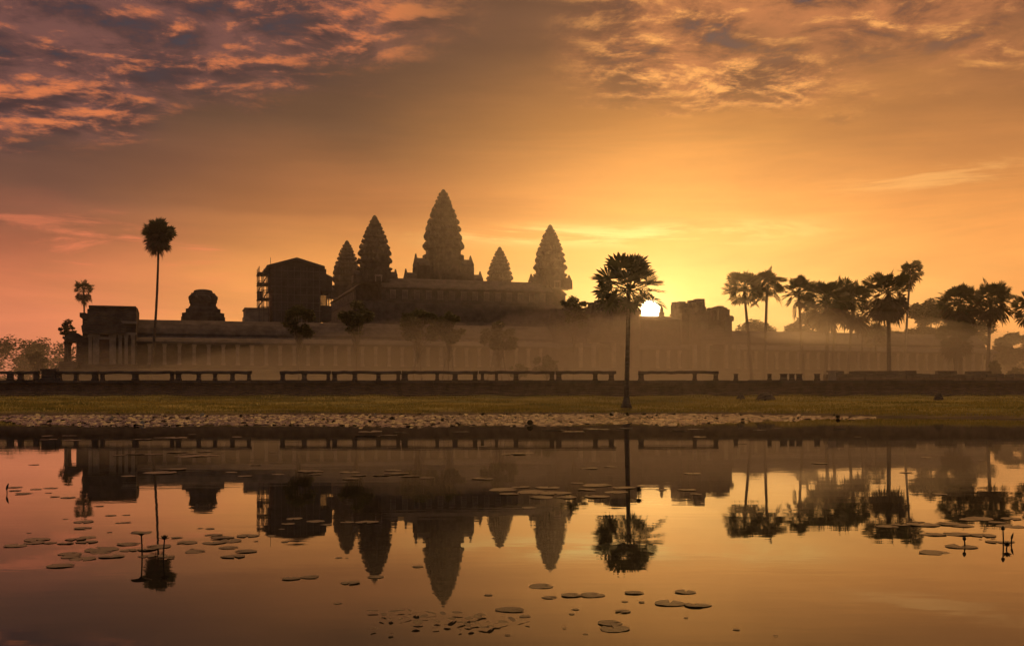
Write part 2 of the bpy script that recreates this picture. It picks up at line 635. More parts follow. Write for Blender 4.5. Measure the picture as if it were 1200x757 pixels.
def prasat(label, S, E, ztop, zbase, prof, ntier, zbody, porch, rnd):
    x, y = wpos(S, E)
    t = thing('temple_tower', label, 'tower', (x, y, zbase), TH, 'temple towers')
    H = ztop - zbase
    K = 0.93
    # body under the tiers
    hb = zbody - zbase
    R = prof[-1][1] * K
    b = MB()
    b.loft([redent(R * 1.04, 0), redent(R * 1.04, hb * 0.12), redent(R * 0.93, hb * 0.16), redent(R * 0.93, hb * 0.82),
            redent(R * 1.02, hb * 0.9), redent(R * 1.02, hb)])
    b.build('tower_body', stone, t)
    # tiers of the lotus-bud spire
    sp = MB()
    zt0, zt1 = hb, H - prof[1][0] * 0.75
    tot = sum(0.88 ** i for i in range(ntier))
    z = zt0
    for i in range(ntier):
        h = (zt1 - zt0) * 0.88 ** i / tot
        w0 = lerp_prof(prof, H - z - h * 0.25) * K
        w1 = lerp_prof(prof, H - z - h) * K
        w0 *= rnd.uniform(.975, 1.02)
        sp.loft([redent(w0 * 0.86, z), redent(w0 * 0.88, z + h * 0.46), redent(w0 * 0.985, z + h * 0.62), redent(w0 * 0.985, z + h * 0.74),
                 redent(w1 * 0.90, z + h * 0.80), redent(w1 * 0.86, z + h * 1.0)])
        pl = redent(w0 * 0.90, z)
        for k in range(4):
            for (a, bq, sc) in ((0.96, 0.0, 1.3), (0.96, 0.27, .9), (0.96, -0.27, .9), (0.84, 0.46, .85), (0.84, -0.46, .85), (0.70, 0.68, .95), (0.70, -0.68, .95)):
                c, s = (1, 0, -1, 0)[k], (0, 1, 0, -1)[k]
                px_, py_ = w0 * (a * c - bq * s), w0 * (a * s + bq * c)
                if rnd.random() < 0.16:
                    continue
                an = atan2(py_, px_) if abs(bq) > 0.6 else k * pi / 2
                antefix(sp, px_ * 0.985, py_ * 0.985, an + rnd.uniform(-.1, .1), w0 * 0.225 * sc, h * rnd.uniform(0.45, 0.85) * min(1.1, sc), z + h * 0.68, w0 * 0.03)
        z += h
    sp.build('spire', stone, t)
    f = MB()
    r0 = lerp_prof(prof, prof[1][0]) * 0.72
    fh = H - z
    rings = []
    for (hz, rr) in ((-0.05, 1.0), (0.12, 1.12), (0.22, 0.86), (0.34, 0.98), (0.48, 0.72), (0.60, 0.80), (0.74, 0.56), (0.88, 0.50), (1.0, 0.22)):
        rings.append([(r0 * rr * cos(2 * pi * j / 14), r0 * rr * sin(2 * pi * j / 14), z + fh * hz) for j in range(14)])
    f.loft(rings)
    f.build('finial', stone, t)
    # stepped porches with gabled roofs on the four sides, and a doorway in each
    for k in range(4):
        pb = MB()
        for (reach, hw, top) in porch:
            zt = top - zbase
            ze = zt - hw * 0.9
            prof_g = [(-hw, 0.0), (hw, 0.0), (hw, ze), (hw * 1.06, ze + .05), (hw * 1.06, ze + .25), (hw * 0.86, ze + (zt - ze) * .45), (hw * 0.48, zt - (zt - ze) * .18), (0, zt),
                      (-hw * 0.48, zt - (zt - ze) * .18), (-hw * 0.86, ze + (zt - ze) * .45), (-hw * 1.06, ze + .25), (-hw * 1.06, ze + .05), (-hw, ze)]
            pb.extr_y(prof_g, -reach, -R * 0.5)
            # the gable end stands up above the roof as a flame-shaped pediment
            pd = [(-hw * 1.12, ze), (hw * 1.12, ze), (hw * 1.18, ze + (zt - ze) * .35), (hw * 0.7, ze + (zt - ze) * .72), (hw * 0.3, zt + hw * .12), (0, zt + hw * 0.42),
                  (-hw * 0.3, zt + hw * .12), (-hw * 0.7, ze + (zt - ze) * .72), (-hw * 1.18, ze + (zt - ze) * .35)]
            pb.extr_y(pd, -reach - 0.35, -reach + 0.003)
            for sgn in (-1, 1):
                pb.box(sgn * hw - .28, sgn * hw + .28, -reach - .45, -reach + .1, 0, ze)
        po = pb.build('porch', stone, t)
        po.rotation_euler = (0, 0, k * pi / 2)
        reach, hw, top = porch[0]
        d = MB()
        dh = (top - zbase) * 0.42
        for (a, bb, c_, dd) in ((-hw * .5, -hw * .36, 0.0, dh), (hw * .36, hw * .5, 0.0, dh), (-hw * .56, hw * .56, dh, dh + .45)):
            d.box(a, bb, -reach - .62, -reach - .352, c_, dd)
        do = d.build('doorway', stone_pale, po)
    return t


rnd = random.Random(5)
cprof = [(0, .75), (1.9, 1.3), (4.6, 2.4), (7.1, 3.35), (9.7, 4.25), (12.2, 5.0), (14.8, 5.6), (17.3, 6.0), (21, 6.2)]
kprof = [(0, .65), (2.2, 1.35), (4.8, 2.5), (7.0, 3.3), (8.6, 3.8), (10.8, 4.35), (13.0, 4.65), (16, 4.8)]
ZB = 31.0
prasat('tallest central temple tower, a dark lotus-bud spire with stepped porches', 74.8, 310, 62.3, ZB, cprof, 10, 42.6,
       [(8.2, 3.0, 41.6), (11.2, 2.6, 37.2)], rnd)
prasat('pointed temple tower just left of the central one, second tallest on that side', 49.8, 285, 49.4, ZB, kprof, 9, 35.2, [(5.5, 1.8, 34.4)], rnd)
prasat('leftmost pointed temple tower, partly hidden behind the taller one beside it', 49.8, 335, 49.4, ZB, kprof, 9, 35.2, [(5.5, 1.8, 34.4)], rnd)
prasat('rightmost pointed temple tower, standing tall above the trees toward the sun', 99.8, 285, 49.2, ZB, kprof, 9, 35.2, [(5.5, 1.8, 34.4)], rnd)
prasat('smallest looking temple tower, low between the central spire and the rightmost tower', 99.8, 335, 49.4, ZB, kprof, 9, 35.2, [(5.5, 1.8, 34.4)], rnd)

# the steep pyramid that carries the five towers, with the gallery round its top
E0, S0 = 310.0, 74.8
x, y = wpos(S0, E0)
pyr = thing('temple_pyramid', 'massive stepped stone pyramid base that carries the five pointed towers', 'temple base', (x, y, GZ), TH)
m = MB()


def sq(h, z):
    return [(-h, -h, z), (h, -h, z), (h, h, z), (-h, h, z)]


m.loft([sq(38, 0), sq(38, 4), sq(37.2, 4), sq(36.5, 11), sq(35, 11), sq(33.5, 17.4), sq(32.2, 17.4), sq(31.4, 22.3), sq(30.6, 22.3), sq(30.6, 23.0), sq(30.2, 23.0)])
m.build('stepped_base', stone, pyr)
for k in range(4):
    gm = MB()
    # wall with a vaulted roof between the corner towers
    pr = [(-30.0, 23.01), (-30.0, 26.2), (-30.4, 26.3), (-30.4, 26.6), (-29.4, 27.4), (-28.2, 28.1), (-27.2, 29.0), (-26.0, 29.4), (-24.8, 29.0), (-24.0, 28.1), (-24.0, 23.01)]
    gm.extr_x(pr, -24.0, 24.0)
    go = gm.build('gallery_range', stone_roof, pyr)
    go.rotation_euler = (0, 0, k * pi / 2)
    for i in range(14):
        wm = MB()
        xx = -21 + i * 42 / 13
        wm.box(xx - .75, xx - .55, -30.25, -30.003, 23.5, 25.6)
        wm.box(xx + .55, xx + .75, -30.25, -30.003, 23.5, 25.6)
        wm.box(xx - .8, xx + .8, -30.28, -30.003, 25.6, 25.9)
        for q in range(4):
            wm.tube([(xx - .38 + q * .25, -30.1, 23.5), (xx - .38 + q * .25, -30.1, 25.6)], [.07, .07], 5)
        wm.build('window', stone_pale, go)
for k in range(4):
    for off in (-25, 0, 25):
        sm = MB()
        n = 26
        for i in range(n):
            zz_ = 22.6 * (1 - i / n)
            yy_ = -30.3 - 9.2 * i / n
            sm.box(off - 1.9, off + 1.9, yy_ - .36, -29.5, max(0.0, zz_ - 22.6 / n - 1.5), zz_)
        for sg in (-1, 1):
            for i in range(5):
                sm.box(off + sg * 2.5 - .6, off + sg * 2.5 + .6, -31.3 - 1.9 * i, -29.4, 0, 22.4 - 4.3 * i)
        so = sm.build('staircase', stone, pyr)
        so.rotation_euler = (0, 0, k * pi / 2)

# second gallery, lower, in front of the pyramid
x, y = wpos(S0, 308.0)
sec = thing('inner_gallery', 'long dark inner gallery roof below the towers, in front of the pyramid', 'gallery', (x, y, GZ), TH)
for k, (hx, hy) in enumerate(((50, 57.5), (57.5, 50), (50, 57.5), (57.5, 50))):
    gm = MB()
    pr = [(-hy, 0), (-hy - 1.0, 0), (-hy - 1.0, 5.8), (-hy, 6.0), (-hy, 11.0), (-hy - .4, 11.1), (-hy - .4, 11.5), (-hy + .6, 12.9), (-hy + 1.7, 14.2), (-hy + 3.0, 15.0),
          (-hy + 4.3, 14.2), (-hy + 5.4, 12.9), (-hy + 6.2, 11.5), (-hy + 6.0, 11.0), (-hy + 6.0, 0)]
    gm.extr_x(pr, -hx + (0.004 if k % 2 else 0), hx - (0.004 if k % 2 else 0))
    go = gm.build('gallery_range', stone_roof, sec)
    go.rotation_euler = (0, 0, k * pi / 2)

# ------------------------------------------------------------------ temple: outer gallery
EG = 190.0
GS0, GS1 = s_at(150, EG), 166.0
x, y = wpos(0, EG)
gal = thing('temple_gallery', 'long low outer gallery with a vaulted stone roof and a row of pillars', 'gallery', (x, y, GZ), TH)
zP = 6.45 - GZ     # plinth top
mm = MB()
mm.extr_x([(-5.4, 0), (-5.4, .5), (-5.0, .55), (-5.0, 1.1), (-4.5, 1.2), (-4.5, 1.9), (-4.9, 2.0), (-4.9, 2.4), (-4.4, 2.6), (-4.4, 3.0), (-4.8, 3.05), (-4.8, zP), (9.5, zP), (9.5, 0)], GS0, GS1)
mm.build('plinth', stone, gal)
mm = MB()
zr = 14.35 - GZ
ze = 11.55 - GZ
mm.extr_x([(0.35, zP + .004), (0.35, ze), (-.25, ze + .05), (-.25, ze + .35), (.45, ze + 1.15), (1.5, ze + 2.0), (2.8, zr - .1), (3.3, zr), (3.8, zr - .1), (5.1, ze + 2.0), (6.1, ze + 1.15), (6.8, ze + .35), (6.8, zP + .004)], GS0, GS1)
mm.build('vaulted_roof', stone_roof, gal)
mm = MB()
zl = 9.95 - GZ
mm.extr_x([(-4.1, zl), (-4.4, zl + .05), (-4.4, zl + .35), (-3.6, zl + .75), (-2.2, zl + 1.1), (0.345, zl + 1.3), (0.345, zl + 1.0), (-2.2, zl + .7), (-3.6, zl)], GS0, GS1)
mm.build('lower_roof', stone_roof, gal)
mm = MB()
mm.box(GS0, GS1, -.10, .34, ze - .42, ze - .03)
mm.build('cornice', stone_pale, gal)  # strip of caught sky light, painted in with the paler stone
mm = MB()
i = 0
s = GS0 + 1.2
pil = None
gap0, gap1 = s_at(636, EG), s_at(752, EG)
gap2, gap3 = s_at(786, EG), s_at(858, EG)
while s < GS1 and i < 98:
    if not (gap0 < s < gap1 or gap2 < s < gap3):
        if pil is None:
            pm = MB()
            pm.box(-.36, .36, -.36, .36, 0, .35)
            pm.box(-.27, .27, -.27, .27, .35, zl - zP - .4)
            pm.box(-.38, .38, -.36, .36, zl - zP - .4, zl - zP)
            pil = pm.build('pillar', stone_pale, gal)  # faint light on the pillars is put into the paler stone colour
            p_ = pil
        else:
            p_ = pil.copy()
            C.objects.link(p_)
            p_.parent = gal
        p_.location = (s, -3.85, zP + .003)
        i += 1
    s += 2.35


def vault_block(mb, S0_, S1_, e0, e1, z0, zeave, ztop, axis='x'):
    """walls with an ogival vault running along the block"""
    mid = (e0 + e1) / 2
    h = ztop - zeave
    d = (e1 - e0) / 2
    pr = [(e0, z0), (e0, zeave), (e0 - .35, zeave + .05), (e0 - .35, zeave + .3), (e0 + d * .15, zeave + h * .45), (e0 + d * .5, zeave + h * .82), (mid, ztop),
          (e1 - d * .5, zeave + h * .82), (e1 - d * .15, zeave + h * .45), (e1 + .35, zeave + .3), (e1 + .35, zeave + .05), (e1, zeave), (e1, z0)]
    (mb.extr_x if axis == 'x' else mb.extr_y)(pr, S0_, S1_)


def pediment(mb, sc, hw, zb, zt, e):
    pd = [(sc - hw, zb), (sc + hw, zb), (sc + hw * 1.06, zb + (zt - zb) * .3), (sc + hw * 0.72, zb + (zt - zb) * .62), (sc + hw * 0.3, zb + (zt - zb) * .84), (sc, zt),
          (sc - hw * 0.3, zb + (zt - zb) * .84), (sc - hw * 0.72, zb + (zt - zb) * .62), (sc - hw * 1.06, zb + (zt - zb) * .3)]
    mb.extr_y(pd, e, e + .4)


# corner pavilion at the left end
pav = thing('corner_pavilion', 'dark stone corner pavilion at the left end of the long gallery, with an open porch', 'pavilion', (x, y, GZ), TH)


def zc(py, px, e=EG - 2):
    return z_es(py, e, s_at(px, e)) - GZ


EF = EG - 6
a0, a1 = s_at(97, EF), s_at(159.5, EF)
mb = MB()
mb.box(a0 - 1.2, a1 + .6, -8.2, 9, 0, zc(441, 125, EF))
mb.box(a0 - .8, a1 + .4, -7.4, 8.6, zc(441, 125, EF), zc(434, 125, EF))
mb.box(a0 - .3, a1 + .2, -6.8, 8.2, zc(434, 125, EF), zc(427, 125, EF))
pl0 = s_at(64, EF)
mb.box(pl0, a0 - 1.203, -6.4, 5, 0, zc(430, 75, EF))
mb.box(s_at(69, EF), a0 - .803, -5.6, 4.4, zc(430, 75, EF), zc(423.5, 75, EF))
mb.build('plinth', stone, pav)
mb = MB()
zt = zc(357.2, 130, EF)
vault_block(mb, s_at(104, EF), a1, -6, 8, zc(427, 125, EF) + .003, zc(360.5, 125, EF), zt)
mb.box(s_at(104, EF) + .5, a1 - .4, -1, 3, zt - .3, zt + .12)
mb.box(a0 - .1, s_at(104.5, EF), -5.4, 7.2, zc(427, 125, EF) + .003, zc(367, 100, EF))
mb.box(a0 - .55, s_at(100, EF), -5.0, 6.6, zc(371, 100, EF), zc(366, 100, EF))
mb.box(s_at(100.5, EF), s_at(104.6, EF), -3.2, 5, zc(367, 100, EF), zc(360.5, 100, EF))
mb.build('body', stone, pav)
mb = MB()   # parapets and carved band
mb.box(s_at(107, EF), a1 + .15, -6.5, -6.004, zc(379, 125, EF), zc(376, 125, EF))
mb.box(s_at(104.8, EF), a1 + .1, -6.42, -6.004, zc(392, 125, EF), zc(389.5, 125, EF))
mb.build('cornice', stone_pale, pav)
pdm = MB()
pediment(pdm, s_at(122, EF), 3.2, zc(391, 122, EF), zc(364, 122, EF), -6.9)
pdm.build('pediment', stone, pav)
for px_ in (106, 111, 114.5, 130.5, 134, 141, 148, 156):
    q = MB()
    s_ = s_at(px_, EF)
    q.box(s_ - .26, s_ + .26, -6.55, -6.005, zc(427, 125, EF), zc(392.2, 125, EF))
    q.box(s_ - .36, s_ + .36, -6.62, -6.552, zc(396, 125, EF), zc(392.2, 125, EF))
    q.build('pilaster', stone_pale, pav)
q = MB()
s_ = s_at(122.5, EF)
q.box(s_ - 1.05, s_ - .8, -6.5, -6.006, zc(427, 125, EF), zc(398, 125, EF))
q.box(s_ + .8, s_ + 1.05, -6.5, -6.006, zc(427, 125, EF), zc(398, 125, EF))
q.box(s_ - 1.15, s_ + 1.15, -6.54, -6.007, zc(398, 125, EF), zc(395, 125, EF))
dr = q.build('doorway', stone_pale, pav)
q = MB()
q.box(s_ - .8, s_ + .8, -6.2, -6.008, zc(427, 125, EF), zc(398.1, 125, EF))
q.build('door_leaf', laterite, dr)
# open porch on the left side
q = MB()
vault_block(q, -4.2, 2.8, s_at(74.5, EF), a0 - .12, zc(399.5, 80, EF), zc(396.5, 80, EF), zc(388.5, 84, EF), axis='y')
q.build('porch_roof', stone_roof, pav)
zcol0, zcol1 = zc(423.5, 75, EF), zc(399.5, 80, EF)
for (px_, e_) in ((75.6, -3.7), (75.6, 2.2), (77.0, -3.7)):
    q = MB()
    s_ = s_at(px_, EF)
    q.box(s_ - .34, s_ + .34, e_ - .34, e_ + .34, zcol0 + .003, zcol0 + .4)
    q.box(s_ - .25, s_ + .25, e_ - .25, e_ + .25, zcol0 + .4, zcol1 - .4)
    q.box(s_ - .36, s_ + .36, e_ - .34, e_ + .34, zcol1 - .4, zcol1 - .003)
    if px_ < 76.5:
        q.build('column', stone, pav)
q = MB()
q.box(s_at(88, EF), a0 - .11, -4.0, 2.6, zcol0 + .003, zcol1 - .004)
q.build('porch_wall', stone, pav)

# west gatehouses on the axis
for (pa, pb_, lab, blocks) in (
    (640, 746, 'wide ruined gatehouse in the gallery behind the lone palm, left of the sun',
     [(640, 690, 362, 4), (690, 722, 352, 0), (718, 746, 355, 1.5), (706, 736, 349, 3.5)]),
    (786, 857, 'broken topped gatehouse in the gallery right of the sun',
     [(786, 828, 355.5, 0), (808, 824, 351.5, 4.6), (818, 857, 363, 1.2), (832, 850, 360, 4.2), (788, 806, 354, 4.6)])):
    gp = thing('gatehouse', lab, 'gatehouse', (x, y, GZ), TH)
    b0, b1 = s_at(pa, EG + 6), s_at(pb_, EG - 6)
    q = MB()
    q.box(b0 - .6, b1 + .6, -8, 8, 0, 1.6)
    q.box(b0 - .2, b1 + .2, -7.2, 8, 1.6, zP)
    q.build('plinth', stone, gp)
    for bi, (p0, p1, py_, ins) in enumerate(blocks):
        q = MB()
        e0 = -6.4 + ins
        t0, t1 = s_at(p0, EG + 7.4 - ins), s_at(p1, EG - 6.2 + ins)
        top = z_es(py_, EG, (t0 + t1) / 2) - GZ
        if t1 < t0 + 1.5:
            t0, t1 = (t0 + t1) / 2 - .75, (t0 + t1) / 2 + .75
        d0, d1 = e0, 7.6 - ins - bi * .01
        t0 += bi * .006
        t1 -= bi * .006
        q.box(t0, t1, d0, d1, zP + .003, top - 2.6)
        q.box(t0 - .25, t1 + .25, d0 - .25, d1 + .25, top - 2.6, top - 2.2)
        q.box(t0 + .25, t1 - .25, d0 + .4, d1 - .4, top - 2.2, top - 1.1)
        q.box(t0 + .5, t1 - .5, d0 + .9, d1 - .9, top - 1.1, top - .35)
        rr = random.Random(pa + bi)
        for k in range(24):   # loose, broken courses along the top
            c_ = rr.uniform(t0 + .4, t1 - .4)
            e_ = rr.uniform(d0 + .6, d1 - .8)
            w_ = rr.uniform(.3, .9)
            q.box(max(t0 - .2, c_ - w_), min(t1 + .2, c_ + w_), e_, e_ + rr.uniform(.6, 1.4), top - 2.3, top - .35 + rr.uniform(-.5, .55))
        for k in range(5):
            c_ = rr.uniform(t0, t1)
            q.box(c_ - .35, c_ + .35, d0 - .3, d0 + .5, top - 2.3, top - 2.2 + rr.uniform(.2, .8))
        q.build('roof_block', stone_roof, gp)
    mid = (b0 + b1) / 2
    q = MB()
    pediment(q, mid, 3.4, zP + 4.6, zP + 8.4, -7.0)
    q.build('pediment', stone, gp)
    for off in (-4.6, -2.0, 2.0, 4.6):
        q = MB()
        q.box(mid + off - .35, mid + off + .35, -6.95, -6.41, zP + .003, zP + 4.55)
        q.build('pilaster', stone_pale, gp)
    q = MB()
    for i_ in range(9):
        q.box(mid - 2.4, mid + 2.4, -8.0 - .38 * (i_ + 1), -7.99, 0, zP - (i_ + .6) * zP / 9.6)
    q.build('stairs', stone, gp)
# taller range of roof that joins the two gatehouses
q = MB()
vault_block(q, s_at(745, EG), s_at(789, EG), -3.0, 7.0, zP + .003, z_es(377, EG, s_at(766, EG)) - GZ, z_es(370.5, EG + 2, s_at(766, EG)) - GZ)
q.build('raised_roof', stone_roof, gal)
# little pointed finial on the roof between them
sx_ = s_at(776, EG + 3)
fx, fy = wpos(sx_, EG + 3.3)
q = MB()
q.loft([[(r * cos(2 * pi * j / 8), r * sin(2 * pi * j / 8), h) for j in range(8)] for h, r in ((-.4, .8), (.3, .8), (.5, .55), (1.1, .6), (1.3, .35), (1.8, .38), (2.5, .05))])
o = q.build('roof_finial', stone)
o.location = (fx, fy, 16.55)
o.rotation_euler = (0, 0, TH)
tag(o, 'small pointed stone finial on the gallery roof just right of the sun', 'finial')

# ruined rounded tower stump behind the gallery
ED = 238.0
sd = s_at(238, ED)
dxw, dyw = wpos(sd, ED)
Yd = dyw
st_ = thing('ruined_tower', 'rounded ruined tower stump with stepped shoulders above the gallery roof on the left', 'tower', (dxw, dyw, GZ), TH)
px1 = Yd / F


def hz(py):
    return wz(py, Yd) - GZ


q = MB()
q.loft([redent(26 * px1 * .95, 0), redent(26 * px1 * .95, hz(372)), redent(25 * px1 * .95, hz(372)), redent(25 * px1 * .95, hz(367.5)),
        redent(20.5 * px1 * .95, hz(367)), redent(20.5 * px1 * .95, hz(362.5)), redent(17.5 * px1 * .95, hz(362)), redent(16.5 * px1 * .95, hz(359.5))])
q.build('stepped_base', stone, st_)
q = MB()
for (i_, (r, pz)) in enumerate(((17.0, 359.6),)):
    pass
q.loft([redent(14.6 * px1, hz(360)), redent(14.6 * px1, hz(356)), redent(15.6 * px1, hz(355)), redent(15.6 * px1, hz(347.5)), redent(14.0 * px1, hz(346.5)), redent(13.4 * px1, hz(344)),
        redent(11.0 * px1, hz(343.5)), redent(10.2 * px1, hz(341)), redent(7.5 * px1, hz(340)), redent(4 * px1, hz(339.3))])
for k in range(4):
    for bq in (-.5, 0, .5):
        c, s = (1, 0, -1, 0)[k], (0, 1, 0, -1)[k]
        r = 14.6 * px1
        antefix(q, r * .98 * (c - bq * s), r * .98 * (s + bq * c), k * pi / 2, r * .3, 1.3, hz(351.5), .5)
q.build('dome', stone, st_)

# the north-west tower of the inner gallery, shrouded and scaffolded
EScf = 252.0
ss_ = s_at(345, EScf)
sxw, syw = wpos(ss_, EScf)
scf = thing('scaffolded_tower', 'dark boxy tower wrapped in sheeting under a gabled cover, with scaffolding', 'tower', (sxw, syw, GZ), TH)
pxs = syw / F


def hs(py):
    return wz(py, syw) - GZ


def ls(px):
    return (px - 345) * pxs * 1.03


q = MB()
q.box(ls(319), ls(372), -4.6, 5.5, 0, hs(342))
q.box(ls(317), ls(378), -4.9, 5.8, hs(342.0), hs(317))
q.build('wrapped_body', sheet, scf)
q = MB()
q.extr_y([(ls(312.5), hs(318)), (ls(312.5), hs(315)), (ls(345), hs(305)), (ls(376), hs(314)), (ls(376), hs(317)), (ls(345), hs(308))], -5.6, 6.4)
q.extr_y([(ls(317), hs(316.8)), (ls(345), hs(308.2)), (ls(374), hs(316.8))], -4.8, 5.6)
q.build('gabled_cover', sheet, scf)
q = MB()
q.extr_y([(ls(372), hs(376)), (ls(384.5), hs(376)), (ls(384.5), hs(359)), (ls(372.003), hs(359))], -3.5, 4.5)
q.extr_y([(ls(376), hs(343)), (ls(385.5), hs(343)), (ls(385.5), hs(325)), (ls(376), hs(320.5))], -3.6, 4.6)
q.build('side_shed', sheet, scf)
q = MB()


def bar(a, b, r=.07):
    q.tube([a, b], [r, r], 5)


for e_ in (-4.4, -1.0, 2.4):
    for px_ in (304.5, 309.5, 314.8):
        bar((ls(px_), e_, 0), (ls(px_), e_, hs(319 if px_ > 305 else 316)), .09)
    for py_ in (362, 352, 343, 333, 324):
        bar((ls(303.5), e_, hs(py_)), (ls(317), e_, hs(py_)), .08)
    bar((ls(304.5), e_, hs(362)), (ls(314.8), e_, hs(343)))
    bar((ls(304.5), e_, hs(343)), (ls(314.8), e_, hs(324)))
for py_ in (362, 352, 343, 333, 324):
    for px_ in (304.5, 309.5, 314.8):
        bar((ls(px_), -4.4, hs(py_)), (ls(px_), 2.4, hs(py_)))
for e_ in (-3.4, .5, 4.2):
    for px_ in (374.5, 378, 381.5, 384.5):
        bar((ls(px_), e_, hs(376)), (ls(px_), e_, hs(325)), .09)
    for py_ in (357, 352, 347):
        bar((ls(372), e_, hs(py_)), (ls(385), e_, hs(py_)))
bar((ls(316.5), -5, hs(317)), (ls(316.5), -5, hs(306)), .06)
for px_ in (321, 328, 335, 342, 349, 356, 363, 370):
    bar((ls(px_), -5.5, 0), (ls(px_), -5.5, hs(316)), .08)
for py_ in (366, 357, 348, 339, 330, 321):
    bar((ls(317), -5.55, hs(py_)), (ls(373), -5.55, hs(py_)), .08)
q.build('scaffolding', steel, scf)
q = MB()
q.box(ls(303.5), ls(316.8), -4.2, 2.2, hs(336), hs(335))
q.box(ls(303.5), ls(316.8), -4.2, 2.2, hs(323.6), hs(322.4))
q.box(ls(303.5), ls(316.8), -4.2, 2.2, hs(353), hs(352))
q.box(ls(303.8), ls(309), -1.2, -1.0, hs(352), hs(343))
q.build('scaffold_decking', sheet, scf)
q = MB()
q.box(ls(289), ls(316), -3.6, 6, 0, hs(372))
q.box(ls(290), ls(316), -3.2, 5.6, hs(372), hs(364.5))
q.box(ls(289), ls(316), -3.5, 5.8, hs(364.5), hs(363))
q.build('annex', stone_pale, scf)

# ------------------------------------------------------------------ terrace and its balustrade
tw = thing('terrace_wall', 'long dark laterite terrace wall along the back of the grass bank', 'wall', (0, WALL_Y, 0))


def wl(px):
    return wx(px, WALL_Y)


zt = wz(445.5, WALL_Y)
q = MB()
q.extr_x([(-.55, .4), (-.55, 1.75), (-.35, 1.8), (-.35, 1.95), (-.2, 2.05), (.9, 2.05), (.9, .4)], -150, 150)
q.build('footing', laterite, tw)
q = MB()
q.extr_x([(-.1, 2.054), (-.1, 2.75), (-.22, 2.8), (-.22, 2.95), (.9, 2.95), (.9, 2.054)], -150, 150)
q.build('wall_body', laterite, tw)
q = MB()
rr = random.Random(3)
xx = -150.0
while xx < 150:
    L = rr.uniform(1.6, 3.6)
    q.box(xx + .02, xx + L - .02, -.38 + rr.uniform(-.05, .05), .9, 2.954, zt + rr.uniform(-.05, .03))
    xx += L
q.build('coping', stone, tw)

bal_n = 0


def balustrade(pa, pb_, Y, label, broken=0.0, rail=True, rnd=random.Random(9), step=2.3):
    xa, xb = wx(pa, Y), wx(pb_, Y)
    t = thing('stone_balustrade', label, 'balustrade', (xa, Y, zt), 0.0, 'balustrades along the terrace')
    L = xb - xa
    H = 1.0
    n = max(2, int(round(L / step)) + 1)
    for i in range(n):
        if 0 < i < n - 1 and rnd.random() < broken + .1:
            continue
        pm = MB()
        px_ = .2 + (L - .4) * i / (n - 1)
        w_ = rnd.uniform(.15, .32)
        px_ = min(L - .3, max(.3, px_ + rnd.uniform(-.35, .35)))
        pm.box(px_ - w_ * 1.2, px_ + w_ * 1.2, -.25, .25, -.06, .14)
        pm.box(px_ - w_, px_ + w_, -.2, .2, .14, H * .62)
        pm.box(px_ - w_ * 1.25, px_ + w_ * 1.25, -.24, .24, H * .62, H - .30)
        pm.build('post', stone, t)
    if rail:
        rm = MB()
        pts, k = [], int(L / .8) + 2
        ring = []
        for i in range(k + 1):
            xx_ = L * i / k
            sag = rnd.uniform(-.05, .03)
            ring.append([(xx_, .19 * cos(a), H - .15 + sag + .17 * sin(a)) for a in [2 * pi * j / 8 for j in range(8)]])
        rm.loft(ring)
        rm.build('rail', stone, t)
    return t


YB = WALL_Y + .35
segs = [(-46, 17.5, 'end length of stone balustrade at the far left of the terrace, over pale mist'),
        (19, 46, 'short stone balustrade between two gaps left of the corner pavilion'),
        (66, 116, 'dark stone balustrade in front of the corner pavilion porch'),
        (117, 205, 'dark stone balustrade crossing in front of the tall thin palm'),
        (206, 295, 'stone balustrade below the rounded ruined tower stump'),
        (328, 388, 'stone balustrade below the scaffolded tower'),
        (389, 470, 'stone balustrade below the two left pointed towers'),
        (471, 560, 'stone balustrade below the tallest central tower'),
        (561, 650, 'hazy stone balustrade below the rightmost pointed tower'),
        (651, 722, 'hazy stone balustrade left of the lone palm trunk'),
        (748, 842, 'glowing hazy stone balustrade below the sun')]
for (a, b, l) in segs:
    balustrade(a, b, YB, l, 0.04 if a < 300 else 0.1)
balustrade(858, 905, YB, 'broken stone balustrade posts below the first palms right of the sun', .25, False, step=1.1)
balustrade(915, 962, YB, 'broken stone balustrade posts behind the low mounds', .25, False, step=1.2)

pd = thing('stone_pedestal', 'solid dark stone pedestal block on the terrace at the left', 'pedestal', (wl(56), YB, zt))
q = MB()
q.box(-.85, .85, -.3, .5, -.06, .2)
q.box(-.75, .75, -.24, .44, .2, 1.0)
q.build('block', stone, pd)
q = MB()
q.box(-.86, .86, -.32, .52, 1.0, 1.22)
q.build('cap', stone, pd)

rb = thing('rubble_wall', 'low wall of tumbled stone blocks at the right end of the terrace', 'wall', (0, 0, 0))
rr = random.Random(21)
for row, (zz0, hh) in enumerate(((GZ - .05, .5), (GZ + .45, .42), (GZ + .87, .34))):
    q = MB()
    px_ = 968.0
    while px_ < 1290:
        wdt = rr.uniform(5, 14)
        if not (row == 2 and rr.random() < .35) and not (px_ > 1178 and row == 2):
            dz_ = rr.uniform(-.04, .04)
            q.box(wx(px_, 124) + .02, wx(px_ + wdt, 124) - .02, 124 + rr.uniform(-.2, .2), 125.2, zz0 + .002, zz0 + hh + dz_, .03)
        px_ += wdt
    q.build('block_course', stone if row else laterite, rb)

sp_ = thing('stone_slab', 'pale upright stone slab standing on the terrace between palm trunks', 'stone', (wx(975, 121), 121, GZ))
q = MB()
q.box(-.45, .45, -.2, .2, -.05, 1.0, .05)
q.build('slab', stone_pale, sp_)
q = MB()
q.box(-.6, .6, -.3, .3, 1.002, 1.2)
q.build('cap', stone_pale, sp_)

